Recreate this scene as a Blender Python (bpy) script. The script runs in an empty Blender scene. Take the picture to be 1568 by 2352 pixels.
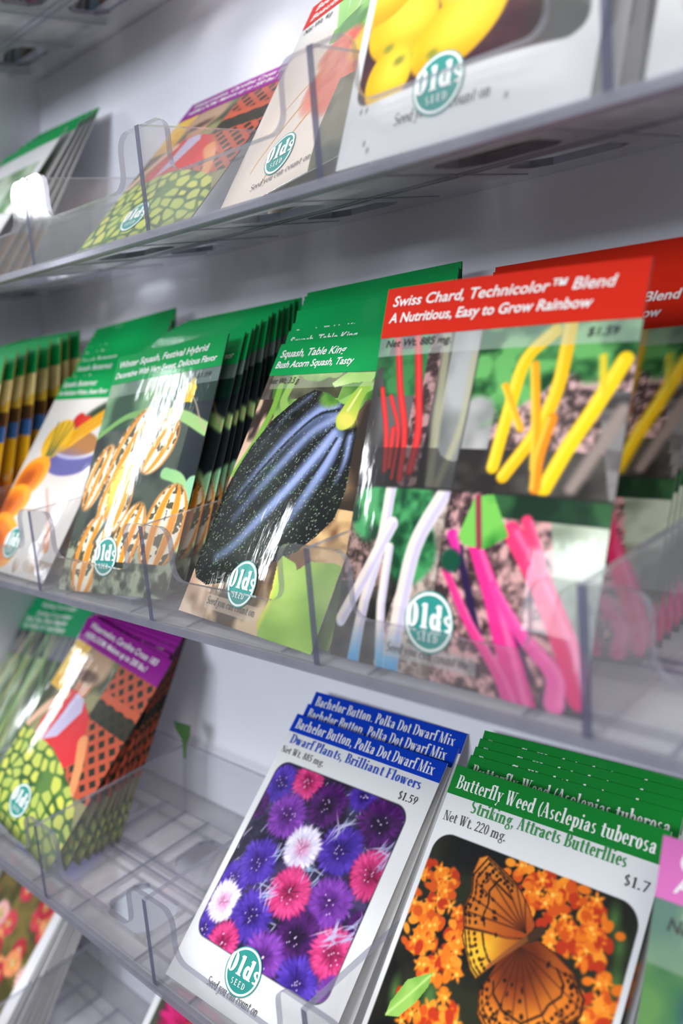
import bpy, math, random
import numpy as np
from mathutils import Matrix, Vector

SC = bpy.context.scene
COL = SC.collection
S = 0.095                      # metres per compartment pitch; all layout numbers below are in pitches

# ---------------------------------------------------------------- camera
cam_d = bpy.data.cameras.new('camera')
cam = bpy.data.objects.new('camera', cam_d)
COL.objects.link(cam)
RC = np.array([[0.7097, -0.0089, 0.7045], [0.0614, 0.9969, -0.0493], [-0.7019, 0.0782, 0.7080]])
cx_, cy_, cz_ = (Vector(v).normalized() for v in (
    (RC[0][0], RC[0][2], -RC[0][1]), (-RC[1][0], -RC[1][2], RC[1][1]), (-RC[2][0], -RC[2][2], RC[2][1])))
cam.matrix_world = Matrix(((cx_.x, cy_.x, cz_.x, 4.0651 * S), (cx_.y, cy_.y, cz_.y, -2.8430 * S),
                           (cx_.z, cy_.z, cz_.z, 0.5495 * S), (0, 0, 0, 1)))
cam_d.sensor_fit = 'HORIZONTAL'
cam_d.sensor_width = 24.0
cam_d.lens = 1982.6 / 1568 * 24.0
cam_d.clip_start = 0.01
cam_d.dof.use_dof = True
cam_d.dof.focus_distance = 3.42 * S
cam_d.dof.aperture_fstop = 6.6
SC.camera = cam

# ---------------------------------------------------------------- world, lights, exposure
SC.view_settings.view_transform = 'Standard'
SC.view_settings.look = 'None'
SC.view_settings.exposure = 0.06
SC.view_settings.gamma = 1.0
SC.view_settings.use_curve_mapping = False
SC.cycles.transparent_max_bounces = 28
SC.cycles.max_bounces = 10

world = bpy.data.worlds.new('shop_surroundings')
SC.world = world
world.use_nodes = True
wn, wl = world.node_tree.nodes, world.node_tree.links
wn.clear()
wo = wn.new('ShaderNodeOutputWorld')
wb = wn.new('ShaderNodeBackground')
wt = wn.new('ShaderNodeTexCoord')
ws = wn.new('ShaderNodeSeparateXYZ')
wr = wn.new('ShaderNodeValToRGB')
wm = wn.new('ShaderNodeMapRange')
wm.inputs['From Min'].default_value = -1
wm.inputs['From Max'].default_value = 1
wl.new(wt.outputs['Generated'], ws.inputs[0])
wl.new(ws.outputs['Z'], wm.inputs['Value'])
wl.new(wm.outputs[0], wr.inputs[0])
wr.color_ramp.elements[0].position = 0.30
wr.color_ramp.elements[0].color = (0.10, 0.09, 0.085, 1)
wr.color_ramp.elements[1].position = 0.72
wr.color_ramp.elements[1].color = (0.62, 0.66, 0.74, 1)
wl.new(wr.outputs[0], wb.inputs['Color'])
wx = wn.new('ShaderNodeMapRange')            # the shop is brighter on the window side
wx.inputs['From Min'].default_value = -1
wx.inputs['From Max'].default_value = 1
wx.inputs['To Min'].default_value = 0.72
wx.inputs['To Max'].default_value = 0.42
wl.new(ws.outputs['X'], wx.inputs['Value'])
wl.new(wx.outputs[0], wb.inputs['Strength'])
wl.new(wb.outputs[0], wo.inputs[0])


def area(name, loc, target, sx, sy, power, color):
    d = bpy.data.lights.new(name, 'AREA')
    d.shape = 'RECTANGLE'
    d.size, d.size_y, d.energy, d.color = sx, sy, power, color
    o = bpy.data.objects.new(name, d)
    COL.objects.link(o)
    o.location = loc
    o.rotation_euler = (Vector(target) - Vector(loc)).to_track_quat('-Z', 'Y').to_euler()
    return o


area('ceiling_lamp', (-0.15, -0.66, 1.45), (0.12, 0, 0.0), 1.0, 0.35, 17, (1.0, 0.975, 0.95))
area('ceiling_lamp_right', (1.45, -1.30, 1.15), (0.0, 0, 0.05), 1.0, 0.35, 17, (1.0, 0.975, 0.95))
area('shop_window_left', (-1.62, -0.955, 0.70), (0.1, 0, 0.05), 0.085, 0.60, 6.2, (0.93, 0.96, 1.0))
area('shop_window_front', (0.05, -2.0, 0.42), (0.1, 0, 0.0), 0.9, 0.5, 21, (0.84, 0.92, 1.0))


# ---------------------------------------------------------------- materials
def srgb(c):
    c = np.asarray(c, float) / 255.0
    return np.where(c <= 0.04045, c / 12.92, ((c + 0.055) / 1.055) ** 2.4)


def lin4(c):
    return tuple(float(x) for x in srgb(c)) + (1.0,)


MATS = {}


def mat_plain(name, c, rough=0.45, coat=0.0, noise=0.04, nscale=60):
    if name in MATS:
        return MATS[name]
    m = bpy.data.materials.new(name)
    m.use_nodes = True
    nt = m.node_tree
    b = nt.nodes['Principled BSDF']
    tn = nt.nodes.new('ShaderNodeTexNoise')
    tn.inputs['Scale'].default_value = nscale
    hs = nt.nodes.new('ShaderNodeHueSaturation')
    mr = nt.nodes.new('ShaderNodeMapRange')
    mr.inputs['To Min'].default_value = 1 - noise
    mr.inputs['To Max'].default_value = 1 + noise
    tc = nt.nodes.new('ShaderNodeTexCoord')
    nt.links.new(tc.outputs['Object'], tn.inputs['Vector'])
    nt.links.new(tn.outputs['Fac'], mr.inputs['Value'])
    nt.links.new(mr.outputs[0], hs.inputs['Value'])
    hs.inputs['Color'].default_value = lin4(c)
    nt.links.new(hs.outputs[0], b.inputs['Base Color'])
    b.inputs['Roughness'].default_value = rough
    b.inputs['Coat Weight'].default_value = coat
    b.inputs['Coat Roughness'].default_value = 0.15
    MATS[name] = m
    return m


def mat_print(name, coat=0.7, rough=0.35, bump=0.25):
    """Gloss-coated printed paper; the ink colour is the mesh's own 'ink' attribute."""
    if name in MATS:
        return MATS[name]
    m = bpy.data.materials.new(name)
    m.use_nodes = True
    nt = m.node_tree
    b = nt.nodes['Principled BSDF']
    a = nt.nodes.new('ShaderNodeAttribute')
    a.attribute_name = 'ink'
    nt.links.new(a.outputs['Color'], b.inputs['Base Color'])
    b.inputs['Roughness'].default_value = rough
    b.inputs['Specular IOR Level'].default_value = 0.04
    b.inputs['Coat Weight'].default_value = coat
    b.inputs['Coat Roughness'].default_value = 0.07
    tc = nt.nodes.new('ShaderNodeTexCoord')
    mp = nt.nodes.new('ShaderNodeMapping')
    mp.inputs['Scale'].default_value = (95, 95, 26)
    tn = nt.nodes.new('ShaderNodeTexNoise')
    tn.inputs['Scale'].default_value = 1.0
    tn.inputs['Detail'].default_value = 4
    bp = nt.nodes.new('ShaderNodeBump')
    bp.inputs['Strength'].default_value = bump
    bp.inputs['Distance'].default_value = 0.0012
    nt.links.new(tc.outputs['Object'], mp.inputs['Vector'])
    nt.links.new(mp.outputs[0], tn.inputs['Vector'])
    nt.links.new(tn.outputs['Fac'], bp.inputs['Height'])
    nt.links.new(bp.outputs[0], b.inputs['Coat Normal'])
    MATS[name] = m
    return m


def mat_acrylic(name, tint, haze, haze_col, gloss=1.0, rough=0.06):
    """Clear moulded plastic sheet: see-through, a Fresnel gloss and a little milky haze from wear."""
    m = bpy.data.materials.new(name)
    m.use_nodes = True
    nt = m.node_tree
    nt.nodes.clear()
    out = nt.nodes.new('ShaderNodeOutputMaterial')
    tr = nt.nodes.new('ShaderNodeBsdfTransparent')
    tr.inputs['Color'].default_value = tint
    df = nt.nodes.new('ShaderNodeBsdfDiffuse')
    df.inputs['Color'].default_value = haze_col
    tl = nt.nodes.new('ShaderNodeBsdfTranslucent')
    tl.inputs['Color'].default_value = haze_col
    dm = nt.nodes.new('ShaderNodeMixShader')
    dm.inputs[0].default_value = 0.5
    nt.links.new(df.outputs[0], dm.inputs[1])
    nt.links.new(tl.outputs[0], dm.inputs[2])
    tn = nt.nodes.new('ShaderNodeTexNoise')
    tn.inputs['Scale'].default_value = 45
    tn.inputs['Detail'].default_value = 5
    tc = nt.nodes.new('ShaderNodeTexCoord')
    nt.links.new(tc.outputs['Object'], tn.inputs['Vector'])
    mr = nt.nodes.new('ShaderNodeMapRange')
    mr.inputs['From Min'].default_value = 0.3
    mr.inputs['From Max'].default_value = 0.7
    mr.inputs['To Min'].default_value = haze * 0.75
    mr.inputs['To Max'].default_value = haze * 1.25
    nt.links.new(tn.outputs['Fac'], mr.inputs['Value'])
    m1 = nt.nodes.new('ShaderNodeMixShader')
    nt.links.new(mr.outputs[0], m1.inputs[0])
    nt.links.new(tr.outputs[0], m1.inputs[1])
    nt.links.new(dm.outputs[0], m1.inputs[2])
    gl = nt.nodes.new('ShaderNodeBsdfGlossy')
    gl.inputs['Roughness'].default_value = rough
    gl.inputs['Color'].default_value = (gloss, gloss, gloss, 1)
    fr = nt.nodes.new('ShaderNodeFresnel')
    ge = nt.nodes.new('ShaderNodeNewGeometry')
    ior = nt.nodes.new('ShaderNodeMapRange')         # the sheet is thin: the same gloss on both of its faces
    ior.inputs['To Min'].default_value = 1.45
    ior.inputs['To Max'].default_value = 1 / 1.45
    nt.links.new(ge.outputs['Backfacing'], ior.inputs['Value'])
    nt.links.new(ior.outputs[0], fr.inputs['IOR'])
    m2 = nt.nodes.new('ShaderNodeMixShader')
    nt.links.new(fr.outputs[0], m2.inputs[0])
    nt.links.new(m1.outputs[0], m2.inputs[1])
    nt.links.new(gl.outputs[0], m2.inputs[2])
    nt.links.new(m2.outputs[0], out.inputs['Surface'])
    return m


M_CLEAR = mat_acrylic('clear_acrylic', (0.968, 0.970, 0.976, 1), 0.085, (0.80, 0.79, 0.80, 1), 0.7)
M_FLOORAC = mat_acrylic('worn_acrylic', (0.93, 0.93, 0.94, 1), 0.40, (0.94, 0.93, 0.94, 1), rough=0.18)
M_EDGE = mat_acrylic('acrylic_edge', (0.74, 0.74, 0.80, 1), 0.45, (0.46, 0.46, 0.54, 1), rough=0.12)
M_BEAD = mat_acrylic('acrylic_bead', (0.74, 0.74, 0.80, 1), 0.45, (0.50, 0.50, 0.56, 1), 0.6, rough=0.4)
M_DEEP = mat_acrylic('acrylic_divider_edge', (0.45, 0.46, 0.56, 1), 0.60, (0.20, 0.20, 0.29, 1), rough=0.10)
M_WALL = mat_plain('white_panel_laminate', (243, 242, 250), 0.42, 0.0, 0.02, 25)
M_SIDE = mat_plain('white_side_laminate', (240, 239, 247), 0.42, 0.0, 0.02, 25)
M_PAPER = mat_plain('packet_paper', (222, 221, 219), 0.5, 0.2, 0.02, 80)
M_INK = mat_print('printed_gloss_paper')
M_SATIN = mat_print('printed_satin_band', 0.25, 0.42, 0.1)


def mat_text(name, c):
    return mat_plain('ink_' + name, c, 0.45, 0.2, 0.0)


# ---------------------------------------------------------------- mesh helpers
def new_obj(name, verts, faces, mats, parent=None, mi=None, smooth=False):
    me = bpy.data.meshes.new(name)
    me.from_pydata([tuple(float(c) for c in v) for v in verts], [], faces)
    for m in (mats if isinstance(mats, (list, tuple)) else [mats]):
        me.materials.append(m)
    if mi is not None:
        me.polygons.foreach_set('material_index', np.asarray(mi, np.int32))
    if smooth:
        me.polygons.foreach_set('use_smooth', np.ones(len(me.polygons), bool))
    me.update()
    o = bpy.data.objects.new(name, me)
    COL.objects.link(o)
    if parent:
        o.parent = parent
    return o


def tag(o, label=None, cat=None, group=None, kind=None):
    for k, v in (('label', label), ('category', cat), ('group', group), ('kind', kind)):
        if v:
            o[k] = v
    return o


def empty(name, loc=(0, 0, 0)):
    o = bpy.data.objects.new(name, None)
    o.empty_display_size = 0.01
    COL.objects.link(o)
    o.location = loc
    return o


class MB:
    """Collects boxes and prisms (in pitches; x right, y towards the viewer, z up) for one mesh."""

    def __init__(s):
        s.v, s.f, s.m = [], [], []

    def prism(s, outline, ax, lo, hi, mside=1, mcap=0, shift=None):
        """outline in the two other axes, extruded along ax from lo to hi."""
        n = len(outline)
        b = len(s.v)
        for d in (lo, hi):
            for p in outline:
                q = [p[0], p[1]]
                q.insert(ax, d)
                if shift:
                    q = shift(q)
                s.v.append((q[0] * S, -q[1] * S, q[2] * S))
        s.f.append(tuple(range(b, b + n)))
        s.f.append(tuple(range(b + 2 * n - 1, b + n - 1, -1)))
        s.m += [mcap, mcap]
        for i in range(n):
            j = (i + 1) % n
            s.f.append((b + i, b + n + i, b + n + j, b + j))
            s.m.append(mside)

    def build(s, name, mats, parent=None):
        o = new_obj(name, s.v, s.f, mats, parent, s.m)
        import bmesh
        bm = bmesh.new()
        bm.from_mesh(o.data)
        bmesh.ops.recalc_face_normals(bm, faces=bm.faces)
        bm.to_mesh(o.data)
        bm.free()
        return o


# ---------------------------------------------------------------- the setting
SL, D, H = -0.22747, 0.8635, 0.4083       # floor slope, tray depth, divider height
ZT = [3.0988, 1.5926, 0.0, -1.5946, -3.1893]
XC = -1.95

mb = MB()
mb.prism([(XC - 0.3, -6.2), (7.5, -6.2), (7.5, 6.0), (XC - 0.3, 6.0)], 1, -0.40, -0.15, 0, 0)
wall = tag(mb.build('wall_back', [M_WALL]), kind='structure')
mb = MB()
mb.prism([(-0.15, -6.2), (0.36, -6.2), (0.36, 6.0), (-0.15, 6.0)], 0, XC - 0.25, XC - 0.03, 0, 0)
tag(mb.build('wall_left', [M_SIDE]), kind='structure')


# ---------------------------------------------------------------- acrylic trays
def arc_pts(cx, cy, r, a0, a1, n=6):
    return [(cx + r * math.cos(math.radians(a0 + (a1 - a0) * i / n)),
             cy + r * math.sin(math.radians(a0 + (a1 - a0) * i / n))) for i in range(n + 1)]


def lip_outline(n0, n1, hh, lo):
    """Front lip seen from the front: a tab rising at every divider, a low sill between."""
    top = []
    for n in range(n0, n1 + 1):
        if n > n0:
            top += arc_pts(n - 0.235, lo + 0.065, 0.065, 270, 360)
            top += arc_pts(n - 0.105, hh - 0.065, 0.065, 180, 90)
        else:
            top += [(n + 0.0, hh)]
        if n < n1:
            top += arc_pts(n + 0.105, hh - 0.065, 0.065, 90, 0)
            top += arc_pts(n + 0.235, lo + 0.065, 0.065, 180, 270)
        else:
            top += [(n + 0.0, hh)]
    return [(n1, 0.0), (n0, 0.0)] + top


def make_tray(zb, n0, n1, label):
    root = empty('display_tray', (0, 0, 0))
    tag(root, label, 'display tray', 'clear seed packet trays')
    sh = lambda q: [q[0], q[1], zb + q[2] + SL * q[1]]
    # floor: strips around two rows of slots, with fine ribs and a cross bar
    m = MB()
    th = -0.028
    x0, x1 = n0 - 0.02, n1 + 0.02

    def slab(a, b, c, d):
        m.prism([(a, c), (b, c), (b, d), (a, d)], 2, th, 0, 1, 0, sh)
    slab(x0, x1, -0.148, 0.08)
    slab(x0, x1, 0.34, 0.49)
    slab(x0, x1, 0.74, D)
    for n in range(n0, n1):
        for ya, yb in ((0.08, 0.34), (0.49, 0.74)):
            slab(n - 0.02 if n == n0 else n - 0.31, n + 0.31, ya, yb) if n == n0 else slab(n - 0.31, n + 0.31, ya, yb)
            for xs, sg in ((n + 0.31, 1), (n + 0.69, -1)):
                for ys, ty in ((ya, 1), (yb, -1)):
                    m.prism([(xs, ys), (xs + sg * 0.06, ys), (xs, ys + ty * 0.06)], 2, th, 0, 1, 0, sh)
    for ya, yb in ((0.08, 0.34), (0.49, 0.74)):
        slab(n1 - 0.31, n1 + 0.02, ya, yb)
    m.build('floor_panel', [M_FLOORAC, M_EDGE], root)
    m = MB()
    for n in range(n0, n1):
        for xr in (n + 0.21, n + 0.79):
            m.prism([(xr - 0.006, 0.0), (xr + 0.006, 0.0), (xr + 0.006, D - 0.02), (xr - 0.006, D - 0.02)], 2, th - 0.003, 0.006, 0, 0, sh)
    for yb in (0.375, 0.43):
        m.prism([(x0, yb - 0.006), (x1, yb - 0.006), (x1, yb + 0.006), (x0, yb + 0.006)], 2, th - 0.003, 0.006, 0, 0, sh)
    m.build('floor_ribs', [M_EDGE], root)
    # front lip, leaning out a little
    zf = zb + SL * D
    m = MB()
    m.prism(lip_outline(n0, n1, H, 0.195), 1, D - 0.026, D, 1, 0,
            lambda q: [q[0], q[1] + 0.115 * q[2], zf + q[2]])
    m.build('front_lip', [M_CLEAR, M_EDGE], root)
    m = MB()
    m.prism([(x0, -0.028), (x1, -0.028), (x1, 0.004), (x0, 0.004)], 1, D - 0.035, D + 0.012, 0, 0,
            lambda q: [q[0], q[1], zf + q[2]])
    m.build('bottom_bead', [M_BEAD], root)
    m = MB()
    m.prism([(x0, 0.0), (x1, 0.0), (x1, H), (x0, H)], 1, -0.012, 0.014, 1, 0, lambda q: [q[0], q[1], zb + q[2]])
    m.build('back_lip', [M_CLEAR, M_EDGE], root)
    for n in range(n0, n1 + 1):
        m = MB()
        top_f = H + SL * D
        out = [(0.014, 0.0), (D - 0.03, SL * D), (D + 0.006, SL * D), (D + 0.012 + 0.115 * H, top_f - 0.004), (0.014, H)]
        m.prism(out, 0, n - 0.015, n + 0.015, 1, 0, lambda q: [q[0], q[1], zb + q[2]])
        m.m[4] = 2                                        # the deep front edge, seen end on
        m.build('divider', [M_CLEAR, M_EDGE, M_DEEP], root)
    return root


make_tray(ZT[0], -2, 1, 'clear acrylic tray overhead at the upper left, seen from below through its slotted floor')
make_tray(ZT[1], -2, 4, 'clear acrylic tray above eye level holding the lemon squash and beet packets')
make_tray(ZT[2], -2, 4, 'clear acrylic tray at mid height holding the chard and green-headed squash packets')
make_tray(ZT[3], -2, 4, 'clear acrylic tray holding the blue bachelor button and green butterfly weed packets')
make_tray(ZT[4], -2, 2, 'lowest clear acrylic tray, partly hidden at the bottom left corner')


# ---------------------------------------------------------------- lettering
def P_rect(x0, y0, x1, y1):
    return [(x0, y0), (x1, y0), (x1, y1), (x0, y1)]


def P_arc(cx, cy, rx, ry, a0, a1, tx, ty, n=14):
    out = []
    for i in range(n):
        a, b = (math.radians(a0 + (a1 - a0) * k / n) for k in (i, i + 1))
        o = lambda t, k: (cx + (rx - tx * k) * math.cos(t), cy + (ry - ty * k) * math.sin(t))
        out.append([o(a, 0), o(b, 0), o(b, 1), o(a, 1)])
    return out


def P_diag(x0, y0, x1, y1, w):
    return [(x0 - w / 2, y0), (x0 + w / 2, y0), (x1 + w / 2, y1), (x1 - w / 2, y1)]


def P_dot(cx, cy, r):
    return [(cx + r * math.cos(k * math.pi / 5), cy + r * math.sin(k * math.pi / 5)) for k in range(10)]


def serif_glyph(c, T=0.15, t=0.045):
    """One letter of a condensed book face: polygons and advance; cap height 1."""
    xh, R, A, DD = 0.66, [], P_arc, P_diag
    sf = 0.075
    add = R.append

    def st(x, y0, y1, top='b', bot='b'):
        add(P_rect(x, y0, x + T, y1))
        if bot == 'b':
            add(P_rect(x - sf, y0, x + T + sf, y0 + t))
        if top == 'b':
            add(P_rect(x - sf, y1 - t, x + T + sf, y1))
        elif top == 'l':
            add([(x - sf, y1 - t * 1.6), (x, y1 - t * 2.4), (x + T, y1), (x, y1 - 0.01)])
    w = 0.5
    if c == ' ':
        return [], 0.26
    if c in 'Il1':
        if c == '1':
            st(0.14, 0, 0.98, '', 'b'); add([(0.02, 0.8), (0.14, 0.84), (0.14 + T, 0.98), (0.14, 0.96)]); w = 0.14 + T + 0.14
        else:
            st(0.09, 0, 1.03 if c == 'l' else 1, 'l' if c == 'l' else 'b'); w = 0.18 + T
    elif c == 'i':
        st(0.09, 0, xh, 'l'); add(P_dot(0.09 + T / 2, 0.9, 0.09)); w = 0.18 + T
    elif c in 'nhm':
        st(0.08, 0, 1.03 if c == 'h' else xh, 'l')
        bw = 0.27
        for k in range(2 if c == 'm' else 1):
            x = 0.08 + T + k * (bw + T * 0.3)
            R.extend(A(x + bw / 2 - 0.02, xh - 0.22, bw / 2 + T / 2, 0.22, 0, 150, T, t * 1.3))
            st(x + bw - T / 2 - 0.02, 0, xh - 0.22, '', 'b')
        w = 0.08 + T + (bw + T * 0.3) * (2 if c == 'm' else 1) + T / 2 + 0.06
    elif c == 'r':
        st(0.08, 0, xh, 'l'); R.extend(A(0.08 + T + 0.1, xh - 0.17, 0.14, 0.17, 60, 170, T * 0.7, t)); add(P_dot(0.08 + T + 0.19, xh - 0.1, 0.075)); w = 0.38 + T * 0.4
    elif c == 'u':
        st(0.06, 0.2, xh, 'l', ''); R.extend(A(0.06 + T / 2 + 0.14, 0.21, T / 2 + 0.14, 0.21, 180, 330, T, t * 1.2)); st(0.36, 0, xh, 'l', 'b'); w = 0.44 + T
    elif c in 'oO0':
        if c == 'o':
            R.extend(A(0.26, xh / 2, 0.23, xh / 2 + 0.015, 0, 360, T, t, 22)); w = 0.52
        elif c == '0':
            R.extend(A(0.25, 0.49, 0.22, 0.5, 0, 360, T * 0.85, t, 22)); w = 0.5
        else:
            R.extend(A(0.36, 0.5, 0.33, 0.52, 0, 360, T * 1.15, t, 24)); w = 0.74
    elif c in 'ceC':
        if c == 'C':
            R.extend(A(0.36, 0.5, 0.33, 0.52, 40, 320, T * 1.15, t, 20)); add(P_rect(0.6, 0.68, 0.65, 0.98)); w = 0.72
        else:
            R.extend(A(0.25, xh / 2, 0.22, xh / 2 + 0.015, 40 if c == 'c' else 0, 318, T, t, 18)); w = 0.47
            if c == 'e':
                add(P_rect(0.1, xh / 2, 0.46, xh / 2 + t * 1.1))
            else:
                add(P_dot(0.4, xh - 0.16, 0.07))
    elif c in 'bdpqga':
        if c == 'b':
            st(0.05, 0, 1.03, 'l', ''); R.extend(A(0.05 + T / 2 + 0.17, xh / 2, 0.22, xh / 2 + 0.01, -150, 150, T, t, 18)); w = 0.52
        elif c == 'd':
            R.extend(A(0.25, xh / 2, 0.22, xh / 2 + 0.01, 30, 330, T, t, 18)); st(0.36, 0, 1.03, 'l', 'b'); w = 0.42 + T
        elif c in 'pq':
            st(0.08, -0.3, xh, 'l'); R.extend(A(0.08 + T / 2 + 0.17, xh / 2, 0.22, xh / 2 + 0.01, -150, 150, T, t, 18)); w = 0.56
        elif c == 'g':
            R.extend(A(0.23, 0.43, 0.19, 0.24, 0, 360, T * 0.85, t, 18)); R.extend(A(0.24, -0.1, 0.22, 0.2, 0, 360, T * 0.6, t * 1.3, 18)); add(P_rect(0.12, 0.09, 0.36, 0.16)); add(P_dot(0.45, 0.62, 0.06)); w = 0.5
        else:
            st(0.27, 0.06, 0.48, '', ''); R.extend(A(0.25, 0.46, 0.02 + T, 0.2, 0, 150, T, t * 1.3, 10)); R.extend(A(0.2, 0.19, 0.16, 0.2, 40, 330, T * 0.85, t, 14)); add([(0.27, 0.06), (0.27 + T, 0.1), (0.34 + T, 0.03), (0.3, 0.0)]); add(P_dot(0.11, 0.5, 0.06)); w = 0.36 + T
    elif c in 'tf':
        if c == 't':
            st(0.12, 0.1, 0.86, '', ''); R.extend(A(0.12 + T / 2 + 0.1, 0.14, 0.1 + T / 2, 0.15, 180, 320, T, t)); add(P_rect(0.02, xh - t, 0.38, xh)); w = 0.4
        else:
            st(0.12, 0, 0.85, '', 'b'); R.extend(A(0.12 + T / 2 + 0.11, 0.84, 0.15 + T / 2, 0.2, 25, 180, T, t * 2.0)); add(P_rect(0.02, xh - t, 0.36, xh)); w = 0.36
    elif c in 'sS':
        k = (1 if c == 's' else 1.5) * (1 + max(0, T - 0.17) * 5)
        hh = xh if c == 's' else 1
        R.extend(A(0.2 * k, hh * 0.74, 0.16 * k, hh * 0.27, 40, 270, min(T * 0.8, 0.125 * k), t * 1.5)); R.extend(A(0.2 * k, hh * 0.27, 0.17 * k, hh * 0.28, -140, 90, min(T * 0.85, 0.13 * k), t * 1.5))
        add(DD(0.25 * k, hh * 0.4, 0.13 * k, hh * 0.6, T * 0.9)); w = 0.41 * k
    elif c in 'BPDRF':
        st(0.09, 0, 1, 'b', 'b')
        x = 0.09 + T / 2
        if c == 'B':
            R.extend(A(x + 0.14, 0.75, 0.24, 0.25, -90, 90, T * 0.9, t)); R.extend(A(x + 0.16, 0.26, 0.28, 0.265, -90, 90, T, t))
            for y in (0, 0.49, 1 - t):
                add(P_rect(x, y, x + 0.16, y + t))
            w = 0.62
        elif c == 'P':
            R.extend(A(x + 0.13, 0.73, 0.25, 0.27, -90, 90, T, t)); add(P_rect(x, 0.46, x + 0.14, 0.46 + t)); add(P_rect(x, 1 - t, x + 0.14, 1)); w = 0.56
        elif c == 'D':
            R.extend(A(x + 0.14, 0.5, 0.4, 0.5, -90, 90, T * 1.1, t, 18)); add(P_rect(x, 0, x + 0.15, t)); add(P_rect(x, 1 - t, x + 0.15, 1)); w = 0.72
        else:
            add(P_rect(x, 1 - t, 0.54, 1)); add(P_rect(0.5, 0.76, 0.54, 1)); add(P_rect(x, 0.5, 0.4, 0.5 + t)); add(P_rect(0.37, 0.42, 0.41, 0.64)); w = 0.57
    elif c == 'E':
        st(0.09, 0, 1, 'b', 'b')
        for y in (0, 0.48, 1 - t):
            add(P_rect(0.1, y, 0.52, y + t * 1.4))
        add(P_rect(0.5, 0, 0.55, 0.24)); add(P_rect(0.48, 0.76, 0.53, 1)); w = 0.6
    elif c == 'N':
        st(0.1, 0, 1, 'b', 'b'); R[-3] = P_rect(0.1, 0, 0.1 + t, 1); add(P_rect(0.58, 0, 0.58 + t, 1)); add(DD(0.55, 0, 0.14, 1, T)); add(P_rect(0.5, 1 - t, 0.7, 1)); w = 0.72
    elif c == 'M':
        add(P_rect(0.1, 0, 0.1 + t, 1)); st(0.66, 0, 1, 'b', 'b'); add(DD(0.42, 0, 0.16, 1, T)); add(DD(0.42, 0, 0.68, 1, t)); add(P_rect(0.03, 0, 0.22, t)); add(P_rect(0.02, 1 - t, 0.2, 1)); w = 0.76 + T
    elif c == 'A':
        add(DD(0.54, 0, 0.3, 1, T)); add(DD(0.1, 0, 0.3, 1, t * 1.2)); add(P_rect(0.18, 0.3, 0.46, 0.3 + t)); add(P_rect(0, 0, 0.2, t)); add(P_rect(0.42, 0, 0.66, t)); w = 0.66
    elif c in 'KkWwxyvX':
        if c in 'Kk':
            st(0.08, 0, 1.03 if c == 'k' else 1, 'l'); m_ = xh if c == 'k' else 1
            add(DD(0.14 + T, m_ * 0.45, 0.42, m_, t)); add(DD(0.46, 0, 0.2 + T * 0.5, m_ * 0.52, T)); add(P_rect(0.34, 0, 0.58, t)); add(P_rect(0.32, m_ - t, 0.52, m_)); w = 0.56
        elif c in 'Ww':
            m_ = 1 if c == 'W' else xh
            k = 1 if c == 'W' else 0.82
            for a in (0.12, 0.42):
                add(DD((a + 0.15) * k, 0, a * k, m_, T)); add(DD((a + 0.17) * k, 0, (a + 0.34) * k, m_, t))
            for a in (0.12, 0.42, 0.78):
                add(P_rect((a - 0.12) * k, m_ - t, (a + 0.12) * k, m_))
            w = 0.9 * k
        elif c in 'xX':
            add(DD(0.38, 0, 0.12, xh, T)); add(DD(0.1, 0, 0.4, xh, t)); add(P_rect(0, 0, 0.2, t)); add(P_rect(0.28, 0, 0.5, t)); add(P_rect(0.02, xh - t, 0.22, xh)); add(P_rect(0.3, xh - t, 0.5, xh)); w = 0.5
        else:
            add(DD(0.27, 0, 0.12, xh, T)); add(DD(0.28 if c == 'v' else 0.14, 0 if c == 'v' else -0.28, 0.42, xh, t)); add(P_rect(0, xh - t, 0.24, xh)); add(P_rect(0.32, xh - t, 0.52, xh)); w = 0.5
            if c == 'y':
                add(P_dot(0.12, -0.24, 0.07))
    elif c in '25789':
        if c == '2':
            R.extend(A(0.24, 0.72, 0.2, 0.27, -20, 170, T * 0.9, t * 1.4)); add(DD(0.06, 0.02, 0.36, 0.62, T * 0.7)); add(P_rect(0.02, 0, 0.44, T * 0.8))
        elif c == '5':
            add(P_rect(0.1, 0.86, 0.42, 0.98)); add(P_rect(0.09, 0.5, 0.09 + t * 1.3, 0.98)); R.extend(A(0.2, 0.32, 0.22, 0.32, -140, 120, T * 0.9, t * 1.4))
        elif c == '7':
            add(P_rect(0.04, 0.87, 0.46, 0.98)); add(DD(0.17, 0, 0.42, 0.9, T * 0.8))
        elif c == '8':
            R.extend(A(0.25, 0.74, 0.17, 0.25, 0, 360, T * 0.8, t * 1.2, 18)); R.extend(A(0.25, 0.26, 0.21, 0.27, 0, 360, T * 0.85, t * 1.2, 18))
        else:
            R.extend(A(0.24, 0.66, 0.2, 0.33, 0, 360, T * 0.85, t * 1.2, 18)); add(DD(0.16, 0.0, 0.38, 0.6, T * 0.75))
        w = 0.5
    elif c == '$':
        R.extend(A(0.25, 0.71, 0.18, 0.25, 40, 270, T * 0.8, t * 1.4)); R.extend(A(0.25, 0.26, 0.19, 0.26, -140, 90, T * 0.8, t * 1.4)); add(P_rect(0.23, -0.1, 0.27, 1.08)); w = 0.5
    elif c == '.':
        add(P_dot(0.11, 0.07, 0.08)); w = 0.23
    elif c == ',':
        add(P_dot(0.11, 0.07, 0.08)); add([(0.11, 0), (0.19, 0.06), (0.12, -0.17), (0.05, -0.2)]); w = 0.24
    elif c == '(':
        R.extend(A(0.42, 0.42, 0.36, 0.66, 125, 235, T * 0.7, t, 10)); w = 0.28
    return R, w


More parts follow.
